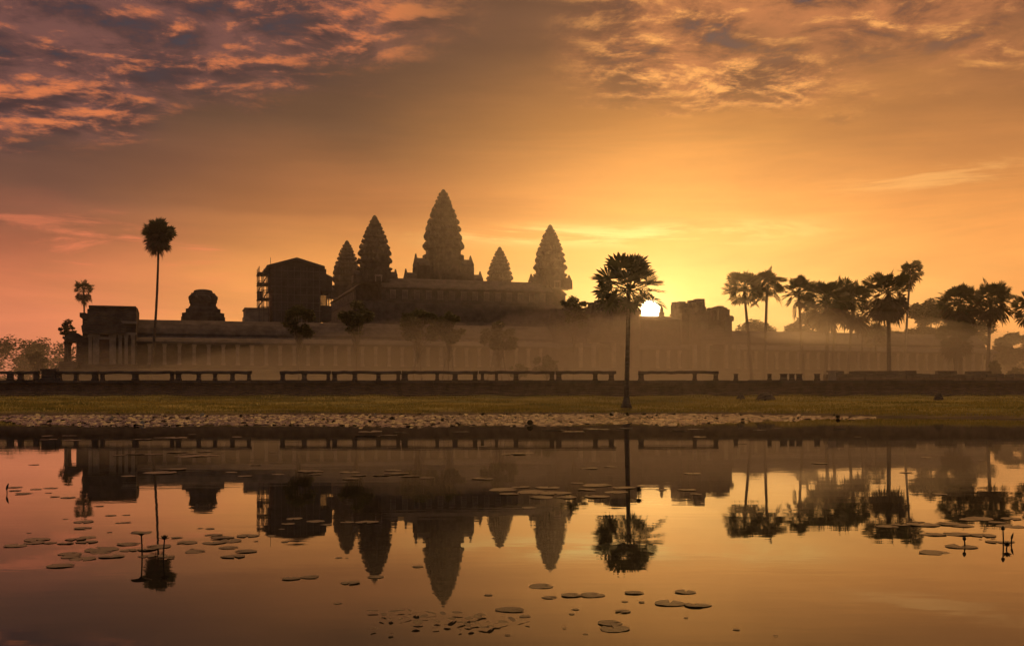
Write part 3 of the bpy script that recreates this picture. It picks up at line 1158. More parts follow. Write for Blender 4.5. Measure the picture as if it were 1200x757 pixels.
# ------------------------------------------------------------------ palms
def vn(a):
    L = sqrt(a[0] ** 2 + a[1] ** 2 + a[2] ** 2) or 1
    return (a[0] / L, a[1] / L, a[2] / L)


def cr(a, b):
    return (a[1] * b[2] - a[2] * b[1], a[2] * b[0] - a[0] * b[2], a[0] * b[1] - a[1] * b[0])


def fan_leaf(mb, o, d, L, rnd, droop=0.15, fan=0.5, open_=2.3, nseg=17):
    """petiole and a palmate fan of pleated, pointed segments"""
    d = vn(d)
    side = vn(cr(d, (rnd.uniform(-.3, .3), rnd.uniform(-.3, .3), 1)))
    nrm = vn(cr(side, d))
    roll = rnd.uniform(-.9, .9)
    side, nrm = (tuple(side[k] * cos(roll) + nrm[k] * sin(roll) for k in range(3)),
                 tuple(nrm[k] * cos(roll) - side[k] * sin(roll) for k in range(3)))
    pl = L * (1 - fan)
    e = tuple(o[k] + d[k] * pl - (0, 0, 1)[k] * droop * pl * .5 for k in range(3))
    m_ = tuple(o[k] + d[k] * pl * .5 - (0, 0, 1)[k] * droop * pl * .12 for k in range(3))
    mb.tube([o, m_, e], [.06, .045, .035], 4)
    fl = L * fan * 1.08
    for i in range(nseg):
        a = -open_ + 2 * open_ * i / (nseg - 1) + rnd.uniform(-.04, .04)
        ln = fl * (1.0 - .32 * (abs(a) / pi) ** 1.5) * rnd.uniform(.86, 1.08)
        u_ = tuple(d[k] * cos(a) + side[k] * sin(a) for k in range(3))
        w_ = tuple(-d[k] * sin(a) + side[k] * cos(a) for k in range(3))
        cup = .22 * (1 - cos(a))
        dr = droop * rnd.uniform(.5, 1.6)

        def P(r, s, lift=0.0):
            return tuple(e[k] + u_[k] * r + w_[k] * s + nrm[k] * (cup * r + lift) - (0, 0, 1)[k] * dr * r * r / fl * .8 for k in range(3))
        hwid = ln * tan(open_ / (nseg - 1)) * 0.66
        mb.add([P(0, 0), P(ln * .68, -hwid, .02), P(ln * .72, 0, .05), P(ln * .68, hwid, .02), P(ln, 0, -.02)],
               [(0, 1, 2), (0, 2, 3), (1, 4, 2), (2, 4, 3)])


palm_count = 0


def palm(label, base_px, base_py, top_px, top_py, R_px, Y, nleaf=34, skirt=0, r0=.32, r1=.19, seed=1, squash=1.0, lo=-.35, flare=1.5, bend=0.0, group='sugar palms right of the sun', bk=None, zb=None, crown_dy=0.0, fan=.40):
    """base and crown centre given where they are seen; Y is the distance"""
    rnd = random.Random(seed)
    nleaf = int(nleaf * 1.15)
    bx_ = wx(base_px, Y)
    bz = gz(bx_, Y) if zb is None else zb
    t = thing('sugar_palm', label, 'palm tree', (bx_, Y, bz - .15), 0.0, group)
    cxw, czw = wx(top_px, Y) - bx_, wz(top_py, Y) - bz + .15
    R = R_px * Y / F
    H = czw - R * .18
    mb = MB()
    pts, rad = [], []
    n = 22
    for i in range(n + 1):
        q_ = i / n
        pts.append((cxw * q_ + bend * sin(pi * q_), rnd.uniform(-.02, .02), H * q_))
        r = r0 + (r1 - r0) * min(1, q_ * 1.2)
        r *= 1 + (flare - 1) * max(0, 1 - q_ * 9) ** 1.6
        rad.append(r * rnd.uniform(.96, 1.05))
    mb.tube(pts, rad, 9)
    mb.build('trunk', bk or bark, t, True)
    cm = MB()
    o = (cxw, 0, H)
    for i in range(nleaf):
        # even spread over the upper part of the sphere
        zc_ = 1 - (1 - lo) * (i + .5) / nleaf
        ph = i * 2.39996 + rnd.uniform(-.25, .25)
        rr_ = sqrt(max(0, 1 - zc_ * zc_))
        d = (rr_ * cos(ph), rr_ * sin(ph), zc_ * squash + .08)
        L = R * rnd.uniform(.72, 1.08) * (1.0 if zc_ > 0 else .92)
        oo = (o[0] + d[0] * r1 * .8, o[1] + d[1] * r1 * .8, o[2] + rnd.uniform(-.25, .3) * R * .4)
        fan_leaf(cm, oo, d, L, rnd, droop=.05 + .12 * max(0, .5 - zc_), fan=fan)
    cm.build('crown', palm_leaf, t)
    if skirt:
        dm = MB()
        for i in range(skirt):
            ph = i * 2.39996 + rnd.uniform(-.3, .3)
            zc_ = -rnd.uniform(.25, 1.0)
            rr_ = sqrt(max(0, 1 - zc_ * zc_))
            d = (rr_ * cos(ph), rr_ * sin(ph), zc_)
            oo = (o[0] + d[0] * r1, o[1] + d[1] * r1, o[2] - rnd.uniform(0, .35) * R)
            fan_leaf(dm, oo, d, R * rnd.uniform(.7, 1.0), rnd, droop=.5, fan=.55, open_=2.0)
        dm.build('dead_fronds', palm_dead, t)
    return t


palm('lone tall palm on the grass bank at the pond edge beside the sun', 734, 476, 737, 332, 48, 100, 36, 0, .25, .19, 11, 1.0, -.72, 2.3, group='lone palms', zb=.64)
palm('tallest thin palm with a round ball crown rising over the left of the gallery', 176, 440, 186, 273, 20, 160, 72, 10, .22, .16, 12, 1.0, -.9, 1.3, .25, group='lone palms', fan=.5)
palm('small palm crown peeking above the corner pavilion roof at the left', 101, 440, 98, 336, 14, 262, 22, 10, .25, .2, 13, 1.0, -.3, group='lone palms', fan=.45)
PR = 'sugar palms right of the sun'
palm('first palm in the row right of the sun, leaning slightly left', 882, 450, 872, 334, 28, 165, 38, 0, .30, .2, 21, 1.0, -.72, 1.4)
palm('second palm in the row right of the sun, close against the first crown', 895, 450, 899, 332, 25, 168, 36, 2, .28, .2, 22, 1.0, -.72, 1.4)
palm('third palm in the row, slim with a small crown and its trunk leaning right', 942, 450, 936, 339, 23, 165, 34, 4, .28, .2, 23, 1.0, -.72, 1.4)
palm('bushy palm with a dense dark crown and slightly curved trunk in mid row', 966, 450, 968, 348, 29, 160, 40, 16, .30, .22, 24, 1.0, -.6, 1.4, .3)
palm('palm directly behind the bushy one, its thinner trunk close beside', 973.5, 450, 981, 345, 25, 172, 32, 10, .25, .19, 25, 1.0, -.6, 1.3)
palm('palm with a drooping crown left of the big skirted palm', 993, 450, 1000, 350, 27, 168, 38, 12, .27, .2, 26, 1.0, -.6, 1.3)
palm('big palm with a wide skirt of dead fronds hanging under its fan crown', 1042, 448, 1041, 336, 30, 140, 26, 46, .30, .25, 27, 1.0, -.05, 1.4)
palm('tall slender palm with a small crown rising behind the skirted palm', 1058, 450, 1066.5, 316, 16, 178, 34, 8, .24, .17, 28, 1.0, -.8, 1.3, bk=bark_pale)
palm('low hazy young palm between the skirted palm and the row', 1027, 450, 1026, 388, 16, 184, 22, 6, .2, .15, 29, 1.0, -.5, 1.2)
palm('small hazy palm crown low in the gap left of the skirted palm', 1009, 450, 1011, 381, 9, 182, 16, 3, .16, .12, 30, 1.0, -.5, 1.2)
palm('shaggy palm with two tiered crown of fronds left of the last pair', 1126, 450, 1124, 350, 27, 158, 40, 30, .32, .24, 31, 1.0, -.7, 1.3)
palm('shorter palm with a low crown tucked under the shaggy one', 1119.5, 450, 1121, 387, 25, 156, 34, 16, .27, .2, 32, 1.0, -.6, 1.3)
palm('neat palm with a broad crown and straight trunk near the right edge', 1156.5, 450, 1161, 347, 26, 155, 38, 14, .28, .22, 33, 1.0, -.6, 1.4)
palm('palm cut off by the right edge of the picture', 1205, 450, 1206, 357, 22, 158, 34, 8, .28, .2, 34, 1.0, -.6, 1.3)

# ------------------------------------------------------------------ broadleaf trees
def crown_mesh(mb, clumps, n, size, rnd):
    tot = sum(c[3] ** 2 for c in clumps)
    for (cx_, cy_, cz_, r, sq_) in clumps:
        k = int(n * r ** 2 / tot)
        for _ in range(k):
            u1, u2 = rnd.uniform(-1, 1), rnd.uniform(0, 2 * pi)
            rr_ = r * (rnd.random() ** .42) * rnd.uniform(.8, 1.1)
            q_ = sqrt(1 - u1 * u1)
            p = (cx_ + rr_ * q_ * cos(u2), cy_ + rr_ * q_ * sin(u2), cz_ + rr_ * u1 * sq_)
            a, b = rnd.uniform(0, 2 * pi), rnd.uniform(-.9, .9)
            s = size * rnd.uniform(.6, 1.3)
            t1 = (cos(a) * s, sin(a) * s, rnd.uniform(-.5, .5) * s)
            t2 = (-sin(a) * s * .55 * cos(b), cos(a) * s * .55 * cos(b), sin(b) * s * .55)
            mb.add([(p[0] - t1[0], p[1] - t1[1], p[2] - t1[2]), (p[0] + t2[0], p[1] + t2[1], p[2] + t2[2]),
                    (p[0] + t1[0], p[1] + t1[1], p[2] + t1[2]), (p[0] - t2[0], p[1] - t2[1], p[2] - t2[2])], [(0, 1, 2, 3)])


def tree(label, px, base_py, Y, top_py, hw_px, bottom_py, seed, n=5000, size=.28, tr=.22, bk=None, lf=None, group='trees', zb=None, nclump=22, stems=1, sparse=1.0):
    rnd = random.Random(seed)
    x_ = wx(px, Y)
    bz = gz(x_, Y) if zb is None else zb
    t = thing('broadleaf_tree', label, 'tree', (x_, Y, bz - .1), 0, group)
    k = Y / F
    top, bot = wz(top_py, Y) - bz, wz(bottom_py, Y) - bz
    R = hw_px * k
    mid, hh = (top + bot) / 2, (top - bot) / 2
    clumps = []
    for i in range(nclump):
        a = rnd.uniform(0, 2 * pi)
        q_ = sqrt(rnd.random()) * .82
        zc_ = rnd.uniform(-.7, .75)
        lim = sqrt(max(0.1, 1 - zc_ * zc_))
        cr_ = min(R, hh) * rnd.uniform(.18, .40) * sparse
        clumps.append((R * q_ * lim * cos(a), R * q_ * lim * sin(a), mid + hh * zc_ * .8, cr_, rnd.uniform(.6, .9)))
    clumps.append((0, 0, mid + hh * .62, min(R, hh) * .38, .8))
    mb = MB()
    fork = max(bot * .55, 0.5)
    for s_i in range(stems):
        off = (s_i - (stems - 1) / 2) * R * .35
        mb.tube([(off, 0, 0), (off * .9 + rnd.uniform(-.1, .1), 0, fork * .5), (off * .6, 0, fork), (off * .3, 0, bot + hh * .6)], [tr * 1.4, tr, tr * .85, tr * .5], 7)
    for c in clumps:
        z0 = fork + rnd.uniform(0, .4) * (c[2] - fork)
        mb.tube([(rnd.uniform(-.05, .05), 0, z0), (c[0] * .45, c[1] * .45, z0 + (c[2] - z0) * .6), (c[0], c[1], c[2] + c[3] * .2)], [tr * .5, tr * .32, tr * .12], 5)
    mb.build('trunk', bk or bark, t, True)
    cm = MB()
    crown_mesh(cm, clumps, n, size, rnd)
    cm.build('crown', lf or leaf, t)
    return t


GT = 'small trees in front of the gallery'
tree('dim round tree in front of the gallery below the scaffolded tower', 350, 442, 150, 352, 20, 402, 41, 4200, .24, .16, bark_pale, None, GT)
tree('thin tree with a pale straight trunk below the left pointed towers', 418, 442, 152, 346, 22, 402, 42, 4000, .24, .12, bark_pale, None, GT)
tree('dark spreading tree left of the trunks below the central tower', 490, 442, 153, 358, 29, 408, 43, 5200, .26, .15, bark_pale, None, GT, stems=2)
tree('rounded green tree with several pale trunks below the central tower', 526, 442, 148, 362, 22, 409, 44, 4600, .24, .13, bark_pale, None, GT, stems=3)
tree('golden lit broad low tree between the central and rightmost towers', 584, 442, 150, 373, 26, 416, 45, 5200, .24, .14, bark_pale, None, GT, stems=4)
tree('dark leafy tree against the foot of the rightmost tower', 672, 440, 178, 343, 20, 392, 46, 3800, .28, .16, None, None, GT, sparse=.9)
tree('low glowing shrub in front of the gallery left of the lone palm', 641, 447, 150, 414, 20, 444, 47, 2600, .2, .08, None, None, GT)
tree('hazy little shrub at the foot of the gallery below the rightmost tower', 608, 447, 152, 424, 13, 445, 52, 1600, .2, .06, None, None, GT)

GL = 'trees left of the pavilion'
tree('small sparse leafy tree poking up beside the pavilion porch', 80, 440, 205, 372, 12, 397, 48, 1500, .26, .15, None, None, GL, sparse=.8)
tree('dark rounded tree alone in the mist at the far left', 44, 440, 250, 411, 14, 438, 49, 3500, .34, .25, None, None, GL)

GR = 'hazy trees at the right'
tree('tall hazy tree right behind the slender palm', 1090, 440, 275, 343, 31, 425, 61, 9000, .5, .4, None, leaf_far, GR, nclump=24)
tree('broad hazy tree behind the shaggy palm', 1134, 440, 290, 368, 36, 432, 62, 8000, .5, .4, None, leaf_far, GR, nclump=22)
tree('broad dark hazy tree behind the rightmost palms', 1186, 440, 262, 386, 34, 440, 63, 8000, .5, .4, None, leaf_far, GR, nclump=22)
tree('hazy tree outside the row at the right edge', 1232, 440, 270, 372, 36, 438, 64, 7000, .5, .4, None, leaf_far, GR, nclump=20)
tree('pale hazy tree behind the gallery between the third and fourth palms', 944, 440, 300, 360, 24, 425, 65, 6000, .5, .35, None, leaf_far, GR, nclump=18)
tree('pale hazy tree behind the first two palms of the row', 884, 440, 320, 370, 30, 430, 66, 6000, .5, .35, None, leaf_far, GR, nclump=18)
tree('pale hazy tree behind the skirted palm', 1026, 440, 310, 376, 34, 430, 67, 6000, .5, .35, None, leaf_far, GR, nclump=18)
tree('small bright bush on the terrace at the right edge', 1166, 447, 140, 418, 9, 445, 68, 1500, .16, .06, None, None, GR)
tree('low bush on the terrace between the last palm and the picture edge', 1190, 447, 142, 428, 12, 447, 69, 1500, .16, .06, None, None, GR)

# distant forest ring, one mass
rr = random.Random(77)
cm = MB()
for i in range(150):
    a = radians(-56 + 112 * (i + rr.random()) / 150)
    D = rr.uniform(560, 690)
    X_, Y_ = D * sin(a), D * cos(a)
    if abs(a) > radians(40):
        hgt = rr.uniform(16, 26)
    else:
        pxx = CX + F * X_ / Y_
        hgt = rr.uniform(20, 29) if pxx < 90 else rr.uniform(15, 22)
        if pxx < 20:
            hgt = rr.uniform(28, 36)
        elif pxx < 60:
            hgt = rr.uniform(24, 32)
    cl_ = []
    wd = rr.uniform(8, 14)
    for k in range(9):
        cl_.append((X_ + rr.uniform(-wd, wd) * .8, Y_ + rr.uniform(-6, 6), GZ + hgt * rr.uniform(.3, .82), rr.uniform(4.5, 7), .8))
    cl_.append((X_, Y_, GZ + hgt * .82, 5.0, .8))
    cl_.append((X_ - wd * .5, Y_, GZ + 4, 6.0, .7))
    cl_.append((X_ + wd * .5, Y_, GZ + 4, 6.0, .7))
    crown_mesh(cm, cl_, 2600 if (Y_ > 0 and (CX + F * X_ / Y_ < 120 or CX + F * X_ / Y_ > 1000)) else 500, .8, rr)
o = cm.build('forest', leaf_far)
tag(o, 'misty distant line of forest behind the temple grounds', 'forest', kind='stuff')

# ------------------------------------------------------------------ grass on the bank
rr = random.Random(8)
gm = MB()
for i in range(110000):
    X_ = rr.uniform(-62, 62)
    s_ = shore(X_)
    Y_ = s_ + 1.2 + (WALL_Y - .8 - s_ - 1.2) * rr.random()
    z_ = gz(X_, Y_)
    if z_ < .12:
        continue
    pn = .5 + .5 * sin(X_ * .21 + 1.5 * sin(Y_ * .35)) * sin(Y_ * .6 + X_ * .09)
    if rr.random() > .35 + .65 * pn:
        continue
    h = rr.uniform(.07, .22) * (.6 + .8 * pn)
    a = rr.uniform(0, 2 * pi)
    wd = rr.uniform(.03, .07)
    lx, ly = rr.uniform(-.08, .08), rr.uniform(-.08, .08)
    gm.add([(X_ - cos(a) * wd, Y_ - sin(a) * wd, z_ - .02), (X_ + cos(a) * wd, Y_ + sin(a) * wd, z_ - .02), (X_ + lx, Y_ + ly, z_ + h)], [(0, 1, 2)])
tag(gm.build('grass', grassm), 'short dry grass covering the bank beyond the pond', 'grass', kind='stuff')


def rock(label, px, Y, w_, h_, seed, name='rock', cat='rock', mat_=None):
    rnd = random.Random(seed)
    X_ = wx(px, Y)
    mb = MB()
    rings = []
    for i in range(7):
        q_ = i / 6
        r = (1 - q_ ** 2.0) ** .5 if q_ < 1 else .05
        rings.append([(w_ * .5 * max(r, .06) * cos(2 * pi * j / 11) * rnd.uniform(.85, 1.1), w_ * .4 * max(r, .06) * sin(2 * pi * j / 11) * rnd.uniform(.85, 1.1), h_ * q_ - .06 + rnd.uniform(-.03, .03)) for j in range(11)])
    mb.loft(rings)
    o = mb.build(name, mat_ or rockm, None)
    o.location = (X_, Y, gz(X_, Y))
    return tag(o, label, cat)


rock('dark jagged rock alone on the grass bank at the right', 1100, 106, .95, .75, 1)
rock('low hazy earth mound on the bank, the larger of two under the palms', 897, 108, 2.0, .95, 2, 'earth_mound', 'mound')
rock('small hazy stump like mound left of the larger one on the bank', 868, 110, .9, .75, 3, 'earth_mound', 'mound')

# ------------------------------------------------------------------ lily pads
def pad_mesh(seed, n=22):
    rnd = random.Random(seed)
    mb = MB()
    notch = rnd.uniform(0.14, .3)
    vs = [(0, 0, .012)]
    lift = [rnd.uniform(0, .018) for _ in range(n + 1)]
    ph, am = rnd.uniform(0, 6), rnd.uniform(.02, .08)
    for ring, rr_ in ((1, .55), (2, .93), (3, 1.0)):
        for j in range(n + 1):
            a = notch + (2 * pi - 2 * notch) * j / n
            r = .5 * rr_ * (1 + am * sin(3 * a + ph) + .02 * sin(9 * a))
            z = .012 + .006 * sin(5 * a + ph) * rr_ + (lift[j] * .5 if ring == 3 else 0)
            vs.append((r * cos(a), r * sin(a), z))
    fs = []
    m_ = n + 1
    for j in range(n):
        fs.append((0, 1 + j, 2 + j))
        for k in range(2):
            fs.append((1 + k * m_ + j, 1 + (k + 1) * m_ + j, 2 + (k + 1) * m_ + j, 2 + k * m_ + j))
    nb = len(vs)
    # underside, so that a pad has a thickness
    vs += [(x_, y_, z_ - .010) for (x_, y_, z_) in vs]
    fs += [tuple(reversed([i + nb for i in f])) for f in fs]
    for j in range(n):
        fs.append((1 + 2 * m_ + j, 1 + 2 * m_ + j + nb, 2 + 2 * m_ + j + nb, 2 + 2 * m_ + j))
    mb.add(vs, fs)
    o = mb.build('lily_pad', padm, None, True)
    return o


protos = [pad_mesh(100 + i) for i in range(10)]
used = [False] * 10
rp = random.Random(4)


def pad(px, py, wpx, label, group):
    Y = CAMH * F / (py - HY)
    i = rp.randrange(10)
    if not used[i]:
        used[i] = True
        o = protos[i]
    else:
        o = protos[i].copy()
        C.objects.link(o)
    d = wpx * Y / F
    o.location = (wx(px, Y), Y, .002 + rp.uniform(0, .004))
    o.scale = (d, d * rp.uniform(.85, 1.15), d * .8)
    o.rotation_euler = (rp.gauss(0, .02), rp.gauss(0, .02), rp.uniform(0, 2 * pi))
    tag(o, label, 'lily pad', group)
    return o


CL = [
    ('lily pad in the loose rows left of the reflected small palm', 'lily pads at the far left',
     [(18, 571, 17), (17.5, 575, 14), (28, 578.5, 20), (42, 573.5, 14), (59, 572, 16), (57, 577.5, 7), (64, 582, 11), (80, 583, 18), (40, 544.5, 12)]),
    ('small lily pad beneath the reflected corner pavilion', 'small lily pads under the reflected pavilion',
     [(116, 593, 11), (130, 604, 13), (148, 603.5, 10), (141.5, 612.5, 11), (150, 612, 8), (128.5, 623.6, 7), (34, 624.5, 6), (98, 611.5, 26), (97, 619, 20), (77, 608, 7)]),
    ('dark lily pad in the cluster left of the standing lotus leaf', 'lily pads left of the lotus leaf',
     [(42.5, 632.5, 28), (18.5, 639.5, 26), (40, 636, 24), (59, 636, 16), (77, 636.5, 20), (89, 632, 24), (103, 630, 20), (102, 635, 24), (119, 644, 36), (118, 647, 24),
      (82, 649, 25), (83, 652.5, 22), (97, 655, 27), (131, 652, 26), (71, 663, 31), (151, 637.5, 27), (151, 645, 19)]),
    ('dark lily pad round the foot of the reflected tall palm', 'lily pads round the reflected tall palm',
     [(172, 644, 22), (172, 652, 20), (190.5, 650.6, 11), (186.5, 640.5, 28), (200, 654, 10), (207, 630, 14), (195, 652, 18)]),
    ('dark lily pad in the cluster right of the reflected tall palm', 'lily pads right of the reflected tall palm',
     [(250, 627, 20), (260, 630, 27), (290, 628, 25), (219.5, 636, 24), (251, 636, 25), (270.5, 634, 27), (268, 641.7, 23), (288, 646, 25), (228.5, 646.5, 22), (273.5, 652, 27),
      (300, 634, 6), (235, 619, 7), (246, 619.5, 11), (225, 643, 5)]),
    ('lily pad drifting below the reflected scaffolded tower', 'lily pads below the reflected scaffold',
     [(318, 628, 10), (333.6, 635, 9), (341, 678, 20), (363, 676, 22), (396, 707, 10), (397, 653.5, 9), (410.6, 683, 22), (330, 620, 8)]),
    ('lily pad drifting beside the reflected tip of the central tower', 'lily pads by the reflected central spire',
     [(490, 664, 13), (572.5, 697, 10), (598, 714.5, 34), (615, 722, 15), (595, 744, 7), (440, 676, 20)]),
    ('lily pad in the group between the reflected spire and the reflected lone palm', 'lily pads in the middle foreground',
     [(634, 687, 28), (644, 700, 17), (670, 697.5, 27), (694, 697.5, 28), (670, 719.5, 7), (674, 714, 9), (661.6, 736, 5), (686, 743, 6)]),
    ('lily pad below the reflected crown of the lone palm', 'lily pads below the reflected lone palm',
     [(743, 694.5, 23), (732, 705, 8), (752, 705.5, 8), (730, 716.5, 19), (714.7, 730, 29), (720, 737, 33), (785, 707, 34), (803, 693.7, 24), (817, 709, 30), (804, 724, 6), (863, 737.7, 8), (909, 745, 5)]),
    ('large flat lily pad alone in front of the lotus buds at the right', 'two large front lily pads at the right', [(1096.5, 648, 38), (1126, 640.6, 34)]),
    ('lily pad in the overlapping raft of pads at the right edge', 'raft of lily pads at the right',
     [(1147.5, 608, 32), (1082, 615, 35), (1112.7, 613.8, 33), (1127, 616, 26), (1092, 626, 32), (1121, 626, 33), (1152, 627.6, 29), (1184, 616.7, 29), (1185, 608, 26), (1166.5, 635, 23),
      (1182, 635, 15), (1075.6, 611.6, 15), (1163.5, 631, 6), (1149, 632, 4), (1056, 615, 20), (1040, 617, 24), (1135, 609, 24), (1168, 612, 20)]),
    ('pale shining lily pad on the dark reflection right of the reflected spires', 'shining lily pads right of the spires',
     [(699.5, 569, 34), (624, 577, 38), (642, 571.6, 27), (589.5, 574, 34), (596, 579, 23), (635, 583, 27), (650, 578, 38), (664, 583, 24), (730, 571.6, 27), (699.5, 582, 30), (722, 577, 27), (676, 566, 16),
      (610, 571, 20), (688, 574, 20), (758, 570, 22), (775, 574, 14), (805, 574, 22), (815, 579, 14), (620, 595, 18), (812, 555, 22)]),
    ('pale shining lily pad on the dark reflection below the central tower', 'shining lily pads in the centre',
     [(407, 612, 17), (430, 612, 28), (464, 555, 30), (480, 558, 25), (447, 557, 22), (411, 561, 20), (434, 506, 28), (430, 511, 30), (456, 510, 20), (470, 507, 16), (500, 560, 18), (566, 523, 10),
      (600, 532, 30), (620, 531, 12), (566, 561, 26), (540, 506, 20), (650, 504, 30), (672, 506, 26), (700, 503, 30), (730, 502, 24), (795, 505, 20), (815, 503, 18), (890, 504, 18), (690, 549, 22), (715, 547, 16)]),
    ('pale shining lily pad on the dark reflection below the scaffolded tower', 'shining lily pads left of centre',
     [(240, 529.4, 18), (256, 531, 12), (242, 534, 34), (275, 538, 8), (271, 553.6, 14), (287, 558, 18), (364, 552.4, 34), (370, 555.6, 16), (326, 556, 14), (410, 553.6, 22), (420, 557, 20), (460, 551, 20),
      (278, 512, 12), (345, 608, 20), (338, 614, 16), (370, 611, 22), (382, 615, 14), (320, 530, 10), (300, 545, 12)]),
    ('pale shining lily pad on the dark reflection of the corner pavilion', 'shining lily pads at the left',
     [(54, 511, 16), (57, 515, 18), (85, 516, 21), (81, 510.6, 16), (166, 515, 26), (188, 513, 16), (206, 513, 28), (140, 533.4, 14), (160, 532, 24), (181, 532.4, 19), (208, 530, 26), (220, 532, 22), (219, 535, 32),
      (188, 554, 36), (204, 550, 30), (128, 515, 12), (225, 509, 10), (150, 558, 16)]),
    ('thin lily pad on the dark water under the right hand palms', 'lily pads under the right palms',
     [(912, 502, 10), (1012, 501, 10), (985, 503, 14), (1086, 536, 12), (960, 543, 20), (1101, 579, 17), (1005, 512, 8), (1062, 554, 16), (820, 512, 14), (870, 520, 10), (1150, 540, 8)]),
]
for lab, grp, lst in CL:
    for (a, b, c) in lst:
        pad(a, b, c, lab, grp)

# floating leaf debris at the front
DB = [(437, 717.5, 14), (450, 721.5, 16), (458, 727, 12), (462, 718, 13), (470, 717, 9), (480, 717, 9), (488, 720, 11), (478, 725, 10), (497, 724, 12), (490, 731, 18), (487, 736, 10), (512, 729.5, 14),
      (530, 727, 20), (541, 731, 15), (550, 726, 14), (560, 724, 16), (565, 722, 12), (548, 734, 18), (557, 732, 14), (566, 737, 16), (575, 736, 16), (582, 733, 12), (590, 731, 14), (600, 728, 16), (505, 720, 14),
      (519, 721, 12), (536, 720, 15), (571, 731, 9), (511, 737, 10), (539, 740, 8), (552, 739, 10), (438, 739, 10), (458, 744, 9), (610, 728, 9), (618, 731, 7), (590, 725, 6), (470, 727, 9), (447, 727, 8), (524, 734, 9)]
for (a, b, c) in DB:
    o = pad(a, b, c, 'curled dead leaf scrap in the floating tangle at the front', 'floating dead leaves')
    o.rotation_euler = (rp.gauss(0, .14), rp.gauss(0, .14), rp.uniform(0, 6))
    o.scale[1] = o.scale[0] * rp.uniform(.35, .7)
    o.location.z += .015
    o.name = 'floating_leaf'
    o['category'] = 'dead leaf'

# dense band of pads below the far bank: beyond counting
rr = random.Random(15)
bm_ = MB()
for i in range(27000):
    Y_ = 61.5 + 33 * rr.random()
    X_ = rr.uniform(-.56, .34) * Y_
    pxx = CX + F * X_ / Y_
    near = 62.0 + 3.0 * sin(X_ * .13) * sin(X_ * .05 + 1) + (max(0, 40 - pxx) * .3)
    if pxx > 800:
        near += (pxx - 800) * .085
    if Y_ < near or Y_ > shore(X_) - .1:
        continue
    if sin(X_ * .9 + 2 * sin(Y_ * .8)) * sin(Y_ * 1.3 + X_ * .35) < -.45 or (Y_ < near + 2.5 and sin(X_ * .55 + 1.7 * sin(X_ * .23)) < -.1):
        continue
    r = rr.uniform(.10, .20)
    z_ = abs(rr.gauss(0, .02)) + .01
    tx, ty = rr.gauss(0, .07), rr.gauss(.08, .13)
    if rr.random() < .015:
        z_ += rr.uniform(.03, .14)
        ty += rr.gauss(0, .4)
        tx += rr.gauss(0, .3)
    a0_ = rr.uniform(0, 6)
    bm_.add([(X_ + r * cos(a0_ + k * pi / 3.5), Y_ + r * sin(a0_ + k * pi / 3.5), z_ + r * (tx * cos(a0_ + k * pi / 3.5) + ty * sin(a0_ + k * pi / 3.5))) for k in range(7)], [tuple(range(7))])
tag(bm_.build('lily_pads', pad_band), 'dense glittering band of lily pads along the far bank', 'lily pads', kind='stuff')


# standing lotus leaves, buds and flowers
def lotus_plant(label, px, py_water, py_top, kind, seed, name, cat):
    rnd = random.Random(seed)
    Y = CAMH * F / (py_water - HY)
    k = Y / F
    t = thing(name, label, cat, (wx(px, Y), Y, 0), 0, 'lotus standing out of the water')
    H = (py_water - py_top) * k
    mb = MB()
    lean = rnd.uniform(-.02, .02)
    mb.tube([(0, 0, -.2), (lean * .5, 0, H * .5), (lean, 0, H)], [.009, .009, .008], 6)
    mb.build('stem', lotus, t, True)
    if kind == 'leaf':
        q = MB()
        R = 12 * k
        rings = []
        for (rr_, zz_) in ((.04, -.03), (.3, -.008), (.7, .004), (1.0, .010), (1.0, .016), (.6, .012), (.2, .004), (.03, -.005)):
            rings.append([(lean + R * rr_ * cos(2 * pi * j / 18), R * rr_ * sin(2 * pi * j / 18), H + zz_ + .006 * rr_ * sin(6 * pi * j / 18)) for j in range(18)])
        q.loft(rings)
        q.build('leaf', padm, t, True)
    elif kind == 'bud':
        q = MB()
        hb = 5.5 * k
        q.loft([[(lean + .4 * hb * r * cos(2 * pi * j / 10), .4 * hb * r * sin(2 * pi * j / 10), H - hb * .25 + hb * z_) for j in range(10)] for z_, r in ((0, .3), (.15, .8), (.4, 1.0), (.7, .75), (.9, .4), (1.05, .05))])
        q.build('bud', lotus, t, True)
    elif kind == 'flower':
        for ring, (cnt, ti, L) in enumerate(((7, .35, 6 * k), (8, .8, 7 * k), (7, 1.2, 6.5 * k))):
            for i in range(cnt):
                a = 2 * pi * (i + ring * .4) / cnt
                q = MB()
                d = (sin(ti) * cos(a), sin(ti) * sin(a), cos(ti))
                sd_ = (-sin(a), cos(a), 0)

                def P(l, s):
                    return (lean + d[0] * l * L + sd_[0] * s * L, d[1] * l * L + sd_[1] * s * L, H + d[2] * l * L)
                up = [P(0, -.05), P(.5, -.22), P(1, 0), P(.5, .22), P(0, .05)]
                q.loft([[(a_ - d[2] * .003 * cos(a), b_, c_ - .004) for a_, b_, c_ in up], up])
                q.build('petal', lotus, t)
    elif kind == 'blade':
        q = MB()
        hb = 9 * k
        q.loft([[(lean + .16 * hb * r * cos(2 * pi * j / 8) + .25 * hb * z_ * z_, .05 * hb * r * sin(2 * pi * j / 8), H - hb * .2 + hb * z_) for j in range(8)] for z_, r in ((0, .3), (.3, 1.0), (.6, .9), (.85, .5), (1.0, .05))])
        q.build('curled_leaf', padm, t, True)
    return t


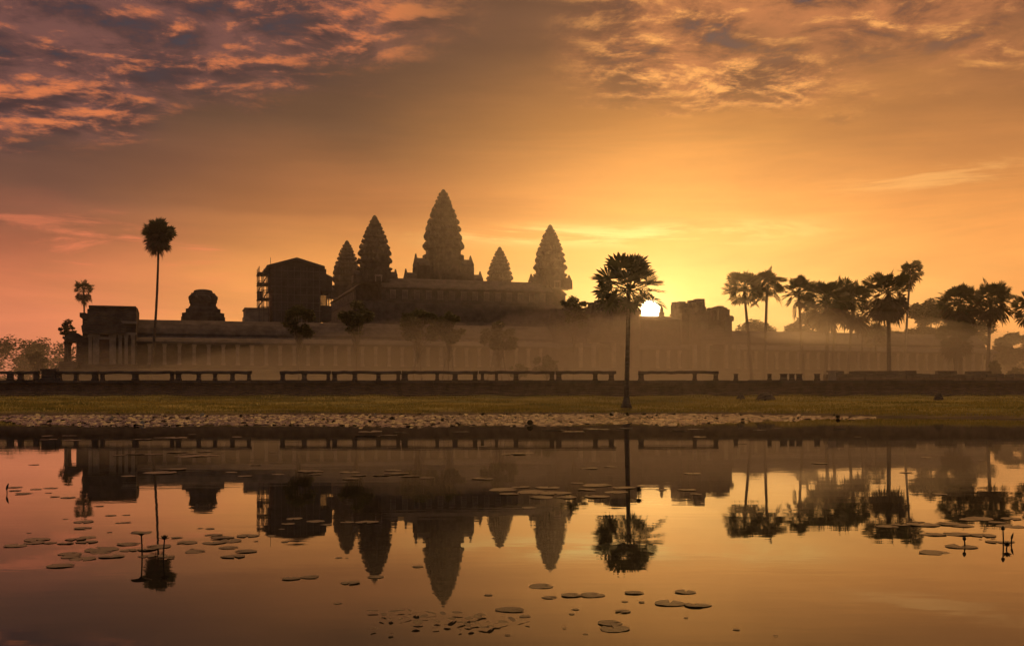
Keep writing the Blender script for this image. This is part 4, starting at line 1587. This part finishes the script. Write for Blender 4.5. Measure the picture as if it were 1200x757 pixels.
lotus_plant('flat topped lotus leaf standing on a stem left of the reflected palm', 167, 651.5, 625, 'leaf', 1, 'lotus_leaf', 'lotus leaf')
lotus_plant('open lotus flower on a stem beside the reflected tall palm trunk', 191, 653, 632, 'flower', 2, 'lotus_flower', 'lotus flower')
lotus_plant('small stem with a bent leaf at the far left of the pond', 8.5, 578, 573, 'blade', 3, 'lotus_leaf', 'lotus leaf')
lotus_plant('short dark lotus bud standing above the large front pad at the right', 1131, 640, 632, 'bud', 4, 'lotus_bud', 'lotus bud')
lotus_plant('curled upright lotus leaf near the right edge', 1185, 637, 631, 'blade', 5, 'lotus_leaf', 'lotus leaf')
lotus_plant('spread open lotus flower low on the water near the right edge', 1179, 643.5, 640, 'flower', 6, 'lotus_flower', 'lotus flower')
lotus_plant('thin tall lotus bud stem rising above the spread flower at the right', 1176, 637, 620, 'bud', 7, 'lotus_bud', 'lotus bud')
lotus_plant('little lotus flower on the water just right of the reflected lone palm trunk', 749, 580, 576, 'flower', 8, 'lotus_flower', 'lotus flower')

# ------------------------------------------------------------------ haze
hm = bpy.data.materials.new('haze')
hm.use_nodes = True
t = hm.node_tree
t.nodes.clear()
pv = t.nodes.new('ShaderNodeVolumePrincipled')
pv.inputs['Color'].default_value = (0.95, 0.92, 0.88, 1)
pv.inputs['Density'].default_value = 0.0003
pv.inputs['Anisotropy'].default_value = 0.82
mo = t.nodes.new('ShaderNodeOutputMaterial')
t.links.new(pv.outputs[0], mo.inputs['Volume'])
hb = MB()
hb.box(-860, 860, -90, 790, -3.0, 68)
o = hb.build('haze', hm)
tag(o, 'thin golden morning haze over the pond and temple', 'haze', kind='stuff')

# low banks of ground mist lying on the terrace in front of the gallery
mm_ = bpy.data.materials.new('mist')
mm_.use_nodes = True
t = mm_.node_tree
t.nodes.clear()
pv = t.nodes.new('ShaderNodeVolumePrincipled')
pv.inputs['Color'].default_value = (0.98, 0.95, 0.90, 1)
pv.inputs['Density'].default_value = 0.008
pv.inputs['Anisotropy'].default_value = 0.55
mo = t.nodes.new('ShaderNodeOutputMaterial')
t.links.new(pv.outputs[0], mo.inputs['Volume'])


thin_ = mm_.copy()
thin_.name = 'thin_mist'
for n_ in thin_.node_tree.nodes:
    if n_.type == 'PRINCIPLED_VOLUME':
        n_.inputs['Density'].default_value = 0.0045


def mist_bank(x0, x1, y0, y1, h, seed, mat_=None):
    nx_, ny_ = 40, 24
    rnd = random.Random(seed)
    ph = [rnd.uniform(0, 6) for _ in range(4)]
    top, bot = [], []
    for j in range(ny_ + 1):
        for i in range(nx_ + 1):
            fx_, fy_ = i / nx_, j / ny_
            a_, b_ = 2 * fx_ - 1, 2 * fy_ - 1
            fall = max(0, 1 - a_ * a_) ** 1.6 * max(0, 1 - b_ * b_) ** 1.15
            X_, Y_ = x0 + (x1 - x0) * fx_, y0 + (y1 - y0) * fy_
            lump = 1 + .18 * sin(X_ * .11 + ph[0]) * sin(Y_ * .17 + ph[1]) + .10 * sin(X_ * .29 + ph[2] + Y_ * .1)
            gb = gz(X_, Y_) + (0 if Y_ > WALL_Y else .05)
            top.append((X_, Y_, gb + .06 + h * fall * lump))
            bot.append((X_, Y_, gb + .05))
    m_ = MB()
    w_ = nx_ + 1
    nb = len(top)
    m_.v = top + bot
    for j in range(ny_):
        for i in range(nx_):
            q_ = (j * w_ + i, j * w_ + i + 1, (j + 1) * w_ + i + 1, (j + 1) * w_ + i)
            m_.f.append(q_)
            m_.f.append(tuple(k + nb for k in reversed(q_)))
    for i in range(nx_):
        m_.f.append((i, i + nb, i + 1 + nb, i + 1))
        a_ = ny_ * w_ + i
        m_.f.append((a_, a_ + 1, a_ + 1 + nb, a_ + nb))
    for j in range(ny_):
        a_ = j * w_
        m_.f.append((a_, a_ + w_, a_ + w_ + nb, a_ + nb))
        a_ = j * w_ + nx_
        m_.f.append((a_, a_ + nb, a_ + w_ + nb, a_ + w_))
    return m_.build('ground_mist', mat_ or mm_)


o = mist_bank(-66, 112, 99.5, 184, 9.5, 5)
tag(o, 'thick glowing ground mist under the rising sun between the lone palm and the row', 'mist', kind='stuff')
o = mist_bank(-150, 230, 116.5, 190, 8.5, 2, thin_)
tag(o, 'golden ground mist lying low in front of the temple gallery', 'mist', kind='stuff')
